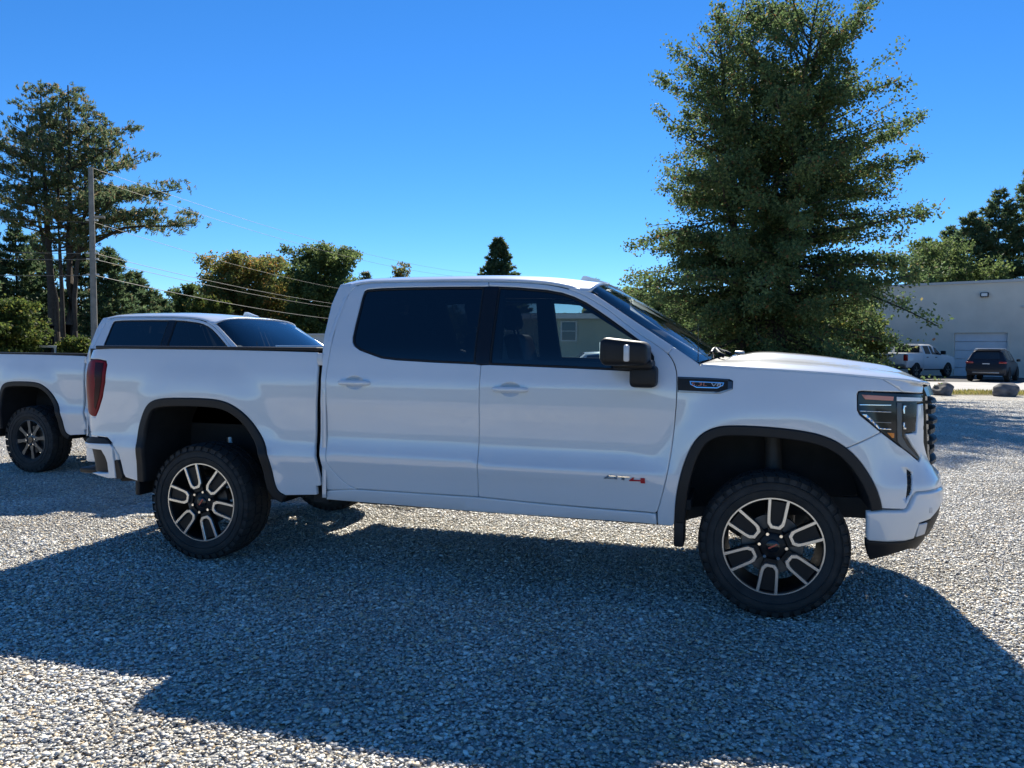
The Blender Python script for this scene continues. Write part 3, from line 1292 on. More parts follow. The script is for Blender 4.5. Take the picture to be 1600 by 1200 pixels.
    # fender vent badge
    vb = PX((1059, 588.4), (1100, 590), (1140, 592.2), (1145.5, 595), (1145, 608), (1125, 615), (1100, 614.6), (1059, 612.8))
    v_ = panel('fender_vent', vb, 'black_plastic', parent=fender, off=.004, gap=0, grid=.05, depth=.01, bev=.002)
    # only parts and sub-parts: trim and letters of the vent hang on the fender too
    vt = PX((1060, 609.6), (1100, 611.5), (1124, 612), (1144, 606), (1144.5, 608.2), (1125, 615), (1100, 614.6), (1060, 612.8))
    panel('vent_trim', vt, 'steel_dull', parent=fender, off=.0075, gap=0, grid=.05, depth=.008, bev=.001)
    vt = PX((1060, 589.2), (1100, 590.8), (1138, 592.8), (1138, 594.2), (1100, 592.3), (1060, 590.8))
    panel('vent_trim', vt, 'dark_chrome', parent=fender, off=.0075, gap=0, grid=.05, depth=.006, bev=0)
    vt = PX((1137.5, 595.5), (1144.5, 596.5), (1144, 606.5), (1137, 608.5))
    panel('vent_trim', vt, 'dark_chrome', parent=fender, off=.0065, gap=0, grid=.05, depth=.006, bev=0)
    pl_o = PX((1077.5, 595), (1131.5, 597.5), (1130, 602), (1121, 606.6), (1088, 605.6), (1079, 600.8))
    panel('badge_rim', pl_o, 'chrome', parent=fender, holes=[inset(pl_o, .005)], off=.0085, gap=0, grid=.1, depth=.006, bev=0)

    def side_text(body, px, py, size, wid, off, mat, name, shear=0.0, parent=None):
        me = text_mesh(body, size, .0012)
        xs = np.array([v.co.x for v in me.vertices])
        w0 = xs.max() - xs.min()
        s0, z0 = S(px, py)
        for sd in (0, 1):
            m2 = me.copy()
            for v in m2.vertices:
                x_ = v.co.x / w0 * wid + v.co.y * shear
                s_ = s0 + (x_ if sd == 0 else -x_)
                p = SP(s_, z0 + v.co.y, off + v.co.z)
                v.co = (p[0], p[1] if sd == 0 else -p[1], p[2])
            link(name, m2, mat, parent[sd])
    side_text('5.3L', 1092.5, 600.4, .026, .085, .0095, 'coral_marker', 'badge_letters', .15, fender)
    side_text('V8', 1119, 601.4, .026, .055, .0095, 'clear_lens', 'badge_letters', .15, fender)
    # AT4 letters on the door: strokes surveyed from the photograph
    def letter(name, polys, mat):
        for sd in (0, 1):
            b = MB()
            for pl in polys:
                sz = PX(*pl)
                n = len(sz)
                vs = [SP(s_, z_, .0005) for s_, z_ in sz] + [SP(s_, z_, .0065) for s_, z_ in sz]
                if sd:
                    sm_ = sum(q[0] for q in sz) / n
                    cs = S(975, 747)[0]
                    vs = [SP(2 * cs - s_, z_, .0005) for s_, z_ in sz] + [SP(2 * cs - s_, z_, .0065) for s_, z_ in sz]
                    vs = [(v[0], -v[1], v[2]) for v in vs]
                fs = [tuple(range(n)), tuple(range(2 * n - 1, n - 1, -1))] + [(i, (i + 1) % n, (i + 1) % n + n, i + n) for i in range(n)]
                b.add(vs, fs)
            link(name, b.mesh(name), mat, fdoor[sd])
    letter('door_letter', [[(943, 747.5), (950.5, 742), (955, 742), (947.5, 748)], [(950.5, 742), (961.5, 742.8), (963, 744.8), (952, 744)], [(949, 746), (961.5, 746.6), (961.8, 748), (947.8, 747.4)], [(960, 743), (963.5, 743.6), (964.6, 748.8), (960.6, 748.6)]], 'chrome')
    letter('door_letter', [[(964.5, 743), (984, 744.2), (983.5, 746.4), (966, 745.4)], [(971.5, 745.6), (976.2, 745.9), (976, 750), (971.3, 749.8)]], 'chrome')
    letter('door_letter', [[(983, 750.3), (988.5, 746), (991, 746), (990, 749.3), (1001, 750), (1001, 746.6), (1007.6, 747), (1008.2, 755.2), (1001, 754.8), (1001, 752), (983, 751.4)]], 'red_badge')
    # --- front corner of the hood between fender, lamp and grille
    hd = PX((1379.5, 591.6), (1412, 612.8)) + PX((1425, 613.8), (1442, 614.6), (1442, 597), (1420, 594.8))
    panel('header_panel', hd, grid=.03)
    # --- head lamp
    hl = PX((1341.5, 612.5), (1346, 611.3), (1387, 613.5), (1442.5, 616), (1442.5, 628), (1433, 630), (1430.5, 674), (1416, 676.5), (1413.5, 679), (1425, 697), (1437.5, 714), (1435.8, 719.6), (1404, 695), (1377, 675), (1344.5, 648), (1340.3, 641), (1340, 617))
    hlm = panel('head_lamp', hl, 'lamp_dark', off=.001, grid=.03, gap=.002, bev=.003)

    def det(nm, pts, mat, off=.006, d=.008, par=hlm):
        panel(nm, PX(*pts), mat, parent=par, off=off, gap=0, grid=.03, depth=d, bev=.0012)
    det('side_marker', [(1346, 616.5), (1396, 619.5), (1395, 626), (1352, 623.8)], 'coral_marker')
    det('running_lamp', [(1401, 620), (1440, 621.5), (1439, 626.5), (1401, 626.5)], 'white_tube')
    det('chrome_strip', [(1343, 631.5), (1392, 632.2), (1392, 633.6), (1343, 633)], 'chrome')
    det('chrome_strip', [(1344, 641.5), (1392, 643.4), (1392, 644.2), (1344, 642.6)], 'chrome')
    det('chrome_strip', [(1347, 647), (1354, 647.4), (1375, 668.5), (1392, 670), (1392, 671.6), (1373, 670.4)], 'chrome')
    det('chrome_strip', [(1361, 658.6), (1392, 660.2), (1392, 661), (1362, 659.6)], 'steel_dull')
    det('turn_lamp', [(1386, 676), (1396.5, 676.5), (1396.5, 684), (1394, 684)], 'amber_lens')
    det('light_bar', [(1401, 629), (1408, 629), (1408.5, 682), (1417, 697), (1434, 716), (1430, 714.5), (1409, 698.5), (1402, 690)], 'dark_chrome', .006, .01)
    det('reflector', [(1411, 631), (1428, 631), (1427, 671), (1411, 672)], 'gloss_black', .004)
    det('chrome_strip', [(1411, 633.6), (1415, 633.6), (1415, 636), (1413, 636), (1413, 646), (1411, 646)], 'chrome', .007)
    det('chrome_strip', [(1411, 660), (1413, 660), (1413, 668), (1415, 668), (1415, 670.4), (1411, 670.4)], 'chrome', .007)
    # --- front fascia (painted)
    fa = PX((1377, 675.5), (1404, 696), (1436, 721), (1439, 715), (1426, 696.5), (1415.5, 679), (1417, 677.5), (1432, 675.5), (1434.3, 631), (1442.5, 630), (1443.5, 690), (1445.5, 700), (1455, 726))
    sF = fa[-1][0]
    fa += [(sF + .06, .815), (S_MAX - .004, .80), (S_MAX - .004, .735)]
    fa += PX((1464, 763.5), (1431.7, 769), (1426.7, 773.3), (1416.7, 793.3), (1413.3, 796), (1378.5, 795))
    fa += FRONT_ARCH[j:][::-1][1:]
    vent = PX((1417.5, 732.5), (1425, 737.5), (1425.3, 755), (1424, 770), (1415.8, 782.5))
    fsc = panel('front_fascia', fa, holes=[vent], grid=.04)
    panel('air_vent', inset(vent, -.006), 'black_plastic', parent=fsc, off=-.014, gap=0, grid=.05, bev=0, depth=.01)
    for k in range(5):
        yv = 741 + k * 8
        det('vent_fin', [(1416.5, yv), (1425, yv), (1425, yv + 1.6), (1416.5, yv + 1.6)], 'gloss_black', -.006, .01, fsc)
    # --- bumper
    bpw = PX((1354, 800), (1378, 798), (1413.5, 798.3), (1419, 794), (1428.5, 774.6), (1433, 770.8), (1464.5, 765))
    bpw += [(S_MAX - .004, .715), (S_MAX - .004, .61)]
    bpw += PX((1467, 789), (1451.7, 810.8), (1435, 817.5), (1430, 831.7), (1426.7, 841.7), (1413, 845.8), (1386.7, 847), (1358, 845), (1354, 842.5))
    bump = panel('front_bumper', bpw, off=.012, grid=.04, depth=.05, bev=.012)
    bpl = PX((1353, 845), (1386.7, 848), (1413, 846.8), (1428, 842.5), (1431.5, 831.7), (1436, 818.5), (1452, 812), (1467.5, 790))
    bpl += [(S_MAX - .004, .60), (S_MAX - .004, .40)]
    bpl += PX((1449, 850), (1440, 852.5), (1420, 858.5), (1387, 868.5), (1359, 875.5), (1354, 860))
    skid = panel('lower_valance', bpl, 'black_plastic', off=.0, grid=.05, depth=.05)
    det('fog_lamp', [(1434.5, 820), (1447, 817), (1442.5, 834), (1429.5, 838.5)], 'clear_lens', .008, .02, bump)
    det('sensor', [(1449, 792.5), (1453, 792.5), (1453, 801), (1449, 801)], 'clear_lens', .014, .004, bump)
    # --- wheel arch trim, liners and flaps
    for (arch, xc, w) in ((FRONT_ARCH, 0.0, .054), (REAR_ARCH, -WB, .056)):
        out = arch
        P = np.array(out)
        c0 = np.array([xc, .40])
        inn = []
        tg = np.gradient(P, axis=0)
        tg /= np.linalg.norm(tg, axis=1)[:, None]
        nn = np.c_[tg[:, 1], -tg[:, 0]]
        sg = np.sign(((c0 - P) * nn).sum(1))
        inn = P + nn * sg[:, None] * w
        if xc < -1:
            out2 = list(out)
        poly = list(out) + [tuple(q) for q in inn[::-1]]
        panel('arch_trim', poly, 'black_plastic', off=.010, gap=0, grid=.1, depth=.05, bev=.008, h=.025)
        # liner
        b = MB()
        m_ = len(inn)
        vs = []
        for q in inn:
            p = SP(q[0], q[1], -.02)
            vs.append(p)
            vs.append((p[0], -.52, p[2]))
        fs = [(2 * i, 2 * i + 1, 2 * i + 3, 2 * i + 2) for i in range(m_ - 1)]
        b.add(vs, fs, True)
        b.add([(q[0], -.52, q[1]) for q in inn], [tuple(range(m_))])
        both('arch_liner', b.mesh('arch_liner'), 'dark_under')
    b = MB()
    s0 = S(1056, 820)[0]
    b.bbox(s0 - .012, s0 + .045, -.985, -.80, .36, .52, .012)
    both('mud_flap', b.mesh('mud_flap'), 'black_plastic')
    b = MB()
    b.bbox(-WB - .54, -WB - .50, -.98, -.80, .42, .62, .012)
    both('mud_flap', b.mesh('mud_flap'), 'black_plastic')

    # --- roof
    seam = sorted(PX((540, 451), (560, 443.6), (585, 440.3), (675, 438.7), (764, 438.5), (810, 439.5), (850, 442), (882.5, 448), (905, 456)), key=lambda q: q[0])
    zs_f = pchip([q[0] for q in seam], [q[1] for q in seam])
    XR, XF = -2.80, -1.085

    def zc(x):
        return 1.982 - .055 * max(0, (x + 1.9) / .8) ** 2.2 - .012 * max(0, (-2.2 - x) / .6) ** 2

    def roof(u, v):
        # v -1..1 across
        xf = XF + .045 * (1 - v * v)
        xr = XR - .03 * (1 - v * v)
        x = xr + (xf - xr) * u
        zs = zs_f(min(max(x, seam[0][0]), seam[-1][0]))
        w = body_width(x, zs) - .0005
        t = abs(v)
        th = t * math.pi / 2
        y = w * math.sin(th) ** .62
        z = zs + (zc(x) - zs) * max(math.cos(th), 0) ** 1.15
        if u < .06:
            z -= .012 * (1 - u / .06) ** 2
        return (x, math.copysign(y, v), z)
    us = np.concatenate([np.linspace(0, .06, 5), np.linspace(.09, .95, 26), np.linspace(.965, 1, 4)])
    vv = np.concatenate([np.linspace(-1, -.8, 9), np.linspace(-.75, .75, 21), np.linspace(.8, 1, 9)])
    ro = link('roof', grid_mesh('roof', roof, us, vv), 'paint', root)
    md = ro.modifiers.new('thick', 'SOLIDIFY')
    md.thickness = .02
    md.offset = -1
    # headliner
    link('headliner', grid_mesh('headliner', lambda u, v: tuple(np.array(roof(u, v * .97)) - (0, 0, .035)), np.linspace(.02, .97, 12), np.linspace(-1, 1, 17), True), 'interior', root)
    b = MB()
    b.prism([(-1.30, 1.955), (-1.085, 1.945), (-1.15, 1.965), (-1.25, 1.998), (-1.275, 1.998)], 1, -.018, .018)
    b.build('shark_fin', 'paint', root)
    # --- windshield
    A_bot = np.array([-.428, -.895, 1.412])
    C_bot = np.array([-.30, 0, 1.447])
    w_top = abs(roof(1, 1)[1])

    def screen(u, v):
        # the top edge is the roof's front edge, tucked just under it
        tv = (2 / math.pi) * math.asin(min(1, abs(v)) ** (1 / .62))
        tr = roof(.992, tv)
        top = np.array([tr[0], -w_top * abs(v), tr[2] - .007])
        s_ = abs(v) ** 2.3
        bot = np.array([C_bot[0] + (A_bot[0] - C_bot[0]) * s_, A_bot[1] * abs(v), C_bot[2] + (A_bot[2] - C_bot[2]) * s_])
        p = top + (bot - top) * u
        bul = .022 * math.sin(math.pi * u) * (1 - s_)
        p = p + np.array([.5, 0, .86]) * bul
        return (p[0], math.copysign(p[1], v), p[2])
    ws = link('windshield', grid_mesh('windshield', screen, np.linspace(0, 1, 14), np.linspace(-1, 1, 29)), 'glass_screen', root)
    link('screen_border', grid_mesh('screen_border', lambda u, v: tuple(np.array(screen(u, v)) - (0, 0, .004)), np.linspace(0, .07, 3), np.linspace(-.97, .97, 25)), 'gloss_black', ws)
    link('screen_border', grid_mesh('screen_border', lambda u, v: tuple(np.array(screen(u, v)) - (0, 0, .004)), np.linspace(.93, .995, 3), np.linspace(-.97, .97, 25)), 'gloss_black', ws)
    # --- A pillar
    ap = [q for q in FD_EDGE if q[0] > S(882, 449)[0] and q[1] > S(1043.8, 552)[1]]
    ap = ap + [S(1043.8, 551.5)] + PX((1053, 541.5), (1030, 526.5), (990, 500), (950, 473), (928, 458.5), (912, 452), (898, 448.5))
    panel('a_pillar', ap, gap=.0015, grid=.04)
    # pillar inside faces
    b = MB()
    q0 = [np.array(screen(t, -1)) for t in np.linspace(0, .95, 8)]
    vs, fs = [], []
    for p in q0:
        vs += [p + (0, .002, -.004), p + (-.09, .03, -.05), p + (-.02, .07, -.03)]
    for i in range(7):
        for k in range(3):
            fs.append((3 * i + k, 3 * i + (k + 1) % 3, 3 * i + 3 + (k + 1) % 3, 3 * i + 3 + k))
    b.add(vs, fs, True)
    both('pillar_lining', b.mesh('pillar_lining'), 'interior')
    # --- hood
    ze = pchip([-.42, -.147, .28, .525, .66, .76, .82], [1.404, 1.389, 1.366, 1.347, 1.336, 1.318, 1.30])
    zt_ = pchip([-.30, -.19, -.10, -.02, .12, .32, .40, .55, .62, .70, .765, .82, .88], [1.445, 1.456, 1.474, 1.477, 1.469, 1.450, 1.438, 1.416, 1.404, 1.376, 1.342, 1.316, 1.285])

    def hood(u, v):
        a = abs(v)
        xr = -.205 - .205 * a ** 3
        xf = .868 - .055 * a ** 2 - .085 * a ** 6
        x = xr + (xf - xr) * u
        # outer edge follows the fender top
        se = min(x, .70)
        ye = abs(SP(se, ze(min(x, .80)))[1]) - .001
        if x > .6:
            ye -= .25 * max(0, x - .6) ** 1.5
        y = a * ye
        e = ze(x)
        c = zt_(x)
        # cross section: flat crown, shoulder crease, gutter, outer wing
        h = np.interp(a, [0, .35, .52, .60, .68, .76, .84, .91, .96, .985, 1.0], [1.0, .99, .965, .90, .66, .50, .42, .30, .16, .06, -.02])
        z = e + (c - e) * h
        return (x, math.copysign(y, v), z)
    us = np.concatenate([np.linspace(0, .88, 28), np.linspace(.9, 1, 8)])
    vh = np.concatenate([np.linspace(0, .5, 8), np.linspace(.53, .97, 23), np.linspace(.98, 1, 3)])
    vv = np.concatenate([-vh[::-1], vh[1:]])
    ho = link('hood', grid_mesh('hood', hood, us, vv), 'paint', root)
    sb = ho.modifiers.new('soft', 'SUBSURF')
    sb.levels = 1
    sb.render_levels = 1
    md = ho.modifiers.new('thick', 'SOLIDIFY')
    md.thickness = .018
    md.offset = -1
    # cowl with wipers
    b = MB()
    vs, fs = [], []
    for v in np.linspace(-.97, .97, 25):
        p = np.array(screen(.985, v))
        h_ = np.array(hood(0.0, v))
        vs += [p - (0, 0, .012), (p + h_) / 2 - (0, 0, .022), h_ - (-.03, 0, .022)]
    for i in range(24):
        for k in range(2):
            fs.append((3 * i + k, 3 * i + k + 1, 3 * i + 4 + k, 3 * i + 3 + k))
    b.add(vs, fs, True)
    b.build('cowl', 'black_plastic', root)
    for v0, v1 in ((-.62, -.02), (.12, .72)):
        b = MB()
        pts = [np.array(screen(.955 - .03 * math.sin(math.pi * t), v0 + (v1 - v0) * t)) + (.01, 0, .012) for t in np.linspace(0, 1, 10)]
        b.tube(pts, .007, 6)
        p = np.array(screen(.99, v0 + .08))
        b.tube([p + (.05, 0, .0), p + (.02, 0, .02), pts[5]], [.016, .01, .006], 6)
        b.build('wiper', 'black_plastic', root)
    b = MB()
    pw = np.array(hood(0.01, -.30)) + (.0, 0, .012)
    b.bbox(pw[0] - .03, pw[0] + .03, pw[1] - .04, pw[1] + .04, pw[2] - .01, pw[2] + .012, .008)
    b.build('washer_cap', 'steel_dull', root)
    # antenna
    b = MB()
    a0 = np.array([-.426, -.86, 1.40])
    b.tube([a0, a0 + (0, 0, .012), a0 + (0, 0, .02)], [.012, .011, .004], 8)
    b.tube([a0 + (0, 0, .02), a0 + (-.002, 0, .12), a0 + (-.004, 0, .232)], [.0028, .0024, .002], 6)
    b.build('antenna', 'gloss_black', root)
    # --- grille
    def gsurf(y, z):
        return .962 - .20 * (abs(y) / .62) ** 2.2 * .62 - .05 * sstep(1.16, 1.30, z) - .03 * sstep(.95, .80, z) * 0

    def gpoly(y0, y1, z0, z1, dx, dep, n=16):
        vs, fs = [], []
        ys = np.linspace(y0, y1, n + 1)
        for y in ys:
            for (zz, d) in ((z0, dx - dep), (z0, dx), (z1, dx), (z1, dx - dep)):
                vs.append((gsurf(y, zz) + d, y, zz))
        for i in range(n):
            for k in range(4):
                fs.append((4 * i + k, 4 * i + (k + 1) % 4, 4 * i + 4 + (k + 1) % 4, 4 * i + 4 + k))
        fs += [(0, 1, 2, 3), tuple(4 * n + k for k in (3, 2, 1, 0))]
        return vs, fs
    b = MB()
    b.add(*gpoly(-.63, .63, .80, 1.285, -.045, .03))
    gr = b.build('grille', 'gloss_black', root)
    b = MB()
    b.add(*gpoly(-.63, .63, 1.235, 1.288, .004, .10))
    b.build('grille_surround', 'gloss_black', gr)
    for sg in (-1, 1):
        b = MB()
        b.add(*gpoly(sg * .63, sg * .585, .82, 1.235, -.006, .07, 3))
        b.build('grille_surround', 'gloss_black', gr)
    for k, z in enumerate(np.linspace(.845, 1.19, 7)):
        b = MB()
        hgt = .026 if k % 2 else .018
        b.add(*gpoly(-.585, .585, z, z + hgt, .0 if k % 2 == 0 else -.010, .04))
        b.build('grille_bar', 'black_plastic', gr)
    # --- mirrors
    mb = empty('tmp')
    bpy.data.objects.remove(mb)
    b = MB()
    b.bbox(-.935, -.675, -1.245, -1.02, 1.392, 1.548, .04, 4)
    me = b.mesh('door_mirror')
    for v in me.vertices:      # taper the housing towards the front
        t = (v.co.x + .935) / .27
        v.co.z = 1.470 + (v.co.z - 1.470) * (1.0 - .30 * max(0, t - .25) ** 1.2) - .012 * t
        v.co.y += .03 * t * t
    mir = both('door_mirror', me, 'black_plastic')
    b = MB()
    b.bbox(-.79, -.64, -1.09, -.93, 1.268, 1.392, .028, 3)
    me2 = b.mesh('mirror_foot')
    for o_, m_ in zip(mir, (me2, mirror_mesh(me2, 'mirror_foot'))):
        link('mirror_foot', m_, 'black_plastic', o_)
    b = MB()
    b.bbox(-.88, -.66, -1.12, -.925, 1.37, 1.425, .02, 3)
    me2 = b.mesh('mirror_arm')
    for o_, m_ in zip(mir, (me2, mirror_mesh(me2, 'mirror_arm'))):
        link('mirror_arm', m_, 'black_plastic', o_)
    b = MB()
    b.bbox(-.800, -.768, -1.254, -1.20, 1.415, 1.508, .010, 2)
    me2 = b.mesh('turn_repeater')
    for o_, m_ in zip(mir, (me2, mirror_mesh(me2, 'turn_repeater'))):
        link('turn_repeater', m_, 'clear_lens', o_)
    b = MB()
    b.box(-.937, -.9345, -1.205, -1.06, 1.43, 1.52)
    me2 = b.mesh('mirror_glass')
    for o_, m_ in zip(mir, (me2, mirror_mesh(me2, 'mirror_glass'))):
        link('mirror_glass', m_, 'chrome', o_)

    # --- cab back wall and rear window
    b = MB()
    ys = [(-.985, .50), (-.985, 1.2), (-.945, 1.42), (-.90, 1.54), (-.76, 1.82), (-.70, 1.90), (-.5, 1.945), (.5, 1.945), (.70, 1.90), (.76, 1.82), (.90, 1.54), (.945, 1.42), (.985, 1.2), (.985, .50)]
    me = panel_mesh('cab_back', ys, holes=[[(-.66, 1.50), (.66, 1.50), (.60, 1.84), (-.60, 1.84)]], surf=lambda u, w, off=0.0: np.array([-2.79 - off + .045 * sstep(1.5, 1.95, w), u, w]), nrm=lambda u, w: np.array([-1.0, 0, 0]), grid=.12, depth=.03, gap=0)
    cb = link('cab_back', me, 'paint', root)
    me = panel_mesh('rear_window', [(-.67, 1.49), (.67, 1.49), (.61, 1.85), (-.61, 1.85)], surf=lambda u, w, off=0.0: np.array([-2.775 + .045 * sstep(1.5, 1.95, w), u, w]), nrm=lambda u, w: np.array([-1.0, 0, 0]), grid=.2, depth=0, bev=0, gap=0)
    link('rear_window', me, 'glass_rear', cb)
    # dark box added in the cab-to-bed gap to stop sunlight passing through
    b = MB()
    b.box(-2.90, -2.79, -.90, .90, .45, 1.43)
    b.build('gap_light_block', 'dark_under', root)
    b = MB()
    b.bbox(-2.845, -2.80, -.955, -.90, 1.36, 1.44, .008)
    both('gap_clip', b.mesh('gap_clip'), 'clear_lens')
    # --- bed box
    b = MB()
    b.box(-4.80, -2.86, -.50, .50, .86, .90)
    for sg in (-1, 1):
        b.box(-4.80, -2.86, sg * .50, sg * .52, .90, 1.18)
        b.box(-4.80, -2.86, sg * .52, sg * .82, 1.16, 1.18)
        b.box(-4.80, -2.86, sg * .82, sg * .84, 1.16, 1.455)
    b.box(-2.90, -2.87, -.84, .84, .90, 1.455)
    b.build('bed_liner', 'black_plastic', root)
    b = MB()
    b.bbox(-4.655, -2.85, -.94, -.82, 1.454, 1.478, .008)
    both('rail_cap', b.mesh('rail_cap'), 'black_plastic')
    b = MB()
    b.bbox(-4.35, -3.62, -.87, -.835, 1.476, 1.492, .005)
    rl = link('bed_rail', mirror_mesh(b.mesh('bed_rail'), 'bed_rail'), 'paint', root)
    # tailgate
    me = panel_mesh('tailgate', [(-.80, .735), (.80, .735), (.80, 1.455), (-.80, 1.455)], surf=lambda u, w, off=0.0: np.array([-4.862 - off + .02 * (w - 1.1) ** 2 + .012 * sstep(.9, .8, w), u, w]), nrm=lambda u, w: np.array([-1.0, 0, 0.0]), grid=.1, depth=.06)
    tg_ = link('tailgate', me, 'paint', root)
    b = MB()
    b.bbox(-4.878, -4.86, -.16, .16, 1.24, 1.34, .006)
    b.build('tailgate_handle', 'black_plastic', tg_)
    # --- rear bumper
    w_ = PX((134.5, 691), (171.7, 693.3), (176, 699), (178, 716), (181.5, 747), (170, 746.7), (145, 738.5), (161, 739.5), (170.5, 739.5), (168.5, 723), (165, 713), (159, 702.8), (145, 701), (136, 698.5))
    w_[0] = (w_[0][0] - .06, w_[0][1])
    w_[-1] = (w_[-1][0] - .06, w_[-1][1])
    rb = panel('rear_bumper', w_, off=.008, grid=.04, depth=.05, bev=.006, gap=0)
    panel('bumper_pad', PX((136, 686), (143, 682), (165, 684.8), (172.5, 691.5), (171, 693), (134.5, 690.8)), 'black_plastic', parent=rb, off=.004, gap=0, grid=.06, depth=.08)
    panel('bumper_pad', PX((177, 720), (184, 719), (188.5, 735), (191.5, 747.5), (182, 748.5)), 'black_plastic', parent=rb, off=.0, gap=0, grid=.06, depth=.08)
    panel('bumper_pad', PX((172.5, 692), (176, 698), (182, 712), (184.5, 719), (178.5, 719), (177, 700)), 'paint', parent=rb, off=-.006, gap=0, grid=.06, depth=.05)
    panel('bumper_step', PX((135, 697), (146, 700), (160, 702), (167, 714), (170.5, 724), (172.5, 741), (160, 741), (130, 733), (128.5, 727)), 'black_plastic', parent=rb, off=-.035, gap=0, grid=.06, depth=.08)
    b = MB()
    b.bbox(-4.905, -4.80, -.80, .80, .60, .76, .02)
    b.build('bumper_bar', 'paint', rb[0])
    b = MB()
    b.bbox(-4.90, -4.70, -.86, -.45, .53, .57, .012)
    me = b.mesh('bumper_step')
    link('bumper_step', me, 'black_plastic', rb[0])
    link('bumper_step', mirror_mesh(me, 'bumper_step'), 'black_plastic', rb[1])

    # --- chassis
    for sg in (-1, 1):
        b = MB()
        b.prism([(-4.85, .56), (-4.2, .62), (-3.3, .64), (-2.9, .52), (-.6, .50), (-.3, .60), (.5, .62), (.85, .58), (.85, .48), (.5, .50), (-.3, .48), (-.6, .38), (-2.9, .40), (-3.3, .52), (-4.2, .50), (-4.85, .46)], 1, sg * .40, sg * .50)
        b.build('frame_rail', 'frame_steel', root)
    b = MB()
    b.tube([(-WB, -.78, .405), (-WB, .78, .405)], .045, 12)
    b.tube([(-WB, -.17, .405), (-WB, -.1, .405), (-WB, .1, .405), (-WB, .17, .405)], [.06, .15, .15, .06], 14)
    b.tube([(-WB + .12, 0, .42), (-1.6, 0, .50)], .045, 10)
    b.build('rear_axle', 'frame_steel', root)
    b = MB()
    b.tube([(0, -.72, .405), (0, .72, .405)], .035, 10)
    b.bbox(-.16, .16, -.28, .28, .33, .56, .04)
    for sg in (-1, 1):
        b.tube([(-.2, sg * .42, .40), (0, sg * .78, .33), (.2, sg * .42, .40)], .028, 8)
        b.tube([(.02, sg * .66, .36), (.0, sg * .60, .98)], .05, 12)
    b.build('front_axle', 'frame_steel', root)
    b = MB()
    b.bbox(-2.6, -.55, -.90, .90, .455, .56, .03)
    b.bbox(-2.5, -.95, .12, .46, .36, .5, .05)
    b.bbox(-.5, .45, -.36, .36, .50, 1.10, .05)
    b.tube([(-1.2, -.22, .43), (-2.6, -.25, .42), (-3.2, -.45, .55), (-4.4, -.52, .50), (-4.75, -.60, .47)], .04, 10)
    b.tube([(-2.75, -.28, .44), (-2.3, -.28, .44)], .10, 12)
    b.build('underbody', 'dark_under', root)
    b = MB()
    b.bbox(-4.72, -4.28, -.38, .38, .48, .72, .10, 4)
    b.build('spare_tyre', 'rubber', root)
    for sg in (-1, 1):
        b = MB()
        b.tube([(-WB - .04, sg * .52, .42), (-WB - .10, sg * .50, .80)], .032, 10)
        b.build('shock_absorber', 'steel_dull', root)
    # --- cabin
    b = MB()
    b.box(-2.74, -.45, -.90, .90, .56, .62)
    b.box(-.62, -.50, -.90, .90, .60, 1.36)
    b.build('cab_floor', 'interior', root)
    for sg in (-1, 1):
        b = MB()
        b.prism([(-2.74, .56), (-.55, .56), (-.55, 1.36), (-.75, 1.40), (-2.60, 1.43), (-2.74, 1.45)], 1, sg * .90, sg * .86)
        b.build('door_card', 'interior', root)
        b = MB()
        b.prism([(-1.80, 1.38), (-1.62, 1.38), (-1.66, 1.88), (-1.78, 1.88)], 1, sg * .66, sg * .60)
        me = b.mesh('pillar_lining')
        for v in me.vertices:
            v.co.y = sg * (abs(v.co.y) + .22 * (1 - (v.co.z - 1.38) / .5))
        link('pillar_lining', me, 'interior', root)
        b = MB()
        b.prism([(-2.76, 1.40), (-2.50, 1.40), (-2.60, 1.90), (-2.76, 1.90)], 1, sg * .66, sg * .60)
        me = b.mesh('pillar_lining')
        for v in me.vertices:
            v.co.y = sg * (abs(v.co.y) + .22 * (1 - (v.co.z - 1.38) / .5))
        link('pillar_lining', me, 'interior', root)
    b = MB()
    b.prism([(-.50, 1.36), (-.58, 1.40), (-.80, 1.405), (-.98, 1.37), (-1.02, 1.22), (-.9, .95), (-.5, .95)], 1, -.86, .86)
    b.build('dashboard', 'interior', root)
    b = MB()
    pts = [(-1.10 + .08 * math.cos(a) * .45, .40 + .185 * math.sin(a), 1.25 + .185 * math.cos(a) * .92) for a in np.linspace(0, 2 * math.pi, 33)]
    b.tube(pts, .016, 8, cap=False)
    b.tube([(-1.09, .40, 1.25), (-.9, .40, 1.18)], .035, 10)
    b.tube([(-1.10, .22, 1.25), (-1.10, .58, 1.25)], .014, 6)
    b.build('steering_wheel', 'interior', root)
    for sg in (-1, 1):
        b = MB()
        b.bbox(-1.72, -1.20, sg * .40 - .25, sg * .40 + .25, .78, .98, .06, 3)
        M = Matrix.Translation((-1.72, sg * .40, .95)) @ Matrix.Rotation(R(-14), 4, 'Y')
        b.bbox(-.09, .07, -.25, .25, -.05, .66, .06, 3, M)
        b.bbox(-.07, .05, -.13, .13, .70, .89, .05, 3, M)
        for q in (-.05, .05):
            b.tube([M @ Vector((0, q, .6)), M @ Vector((0, q, .78))], .008, 6)
        b.build('front_seat', 'seat_leather', root)
    b = MB()
    b.bbox(-2.55, -2.05, -.72, .72, .78, .98, .06, 3)
    M = Matrix.Translation((-2.56, 0, .95)) @ Matrix.Rotation(R(-10), 4, 'Y')
    b.bbox(-.08, .07, -.72, .72, -.05, .62, .06, 3, M)
    for q in (-.45, 0, .45):
        b.bbox(-.06, .05, q - .13, q + .13, .62, .80, .04, 3, M)
    b.build('rear_seat', 'seat_leather', root)
    b = MB()
    b.bbox(-.985, -.955, -.12, .12, 1.755, 1.83, .012, 2)
    b.tube([(-.97, 0, 1.80), (-.98, 0, 1.87)], .01, 6)
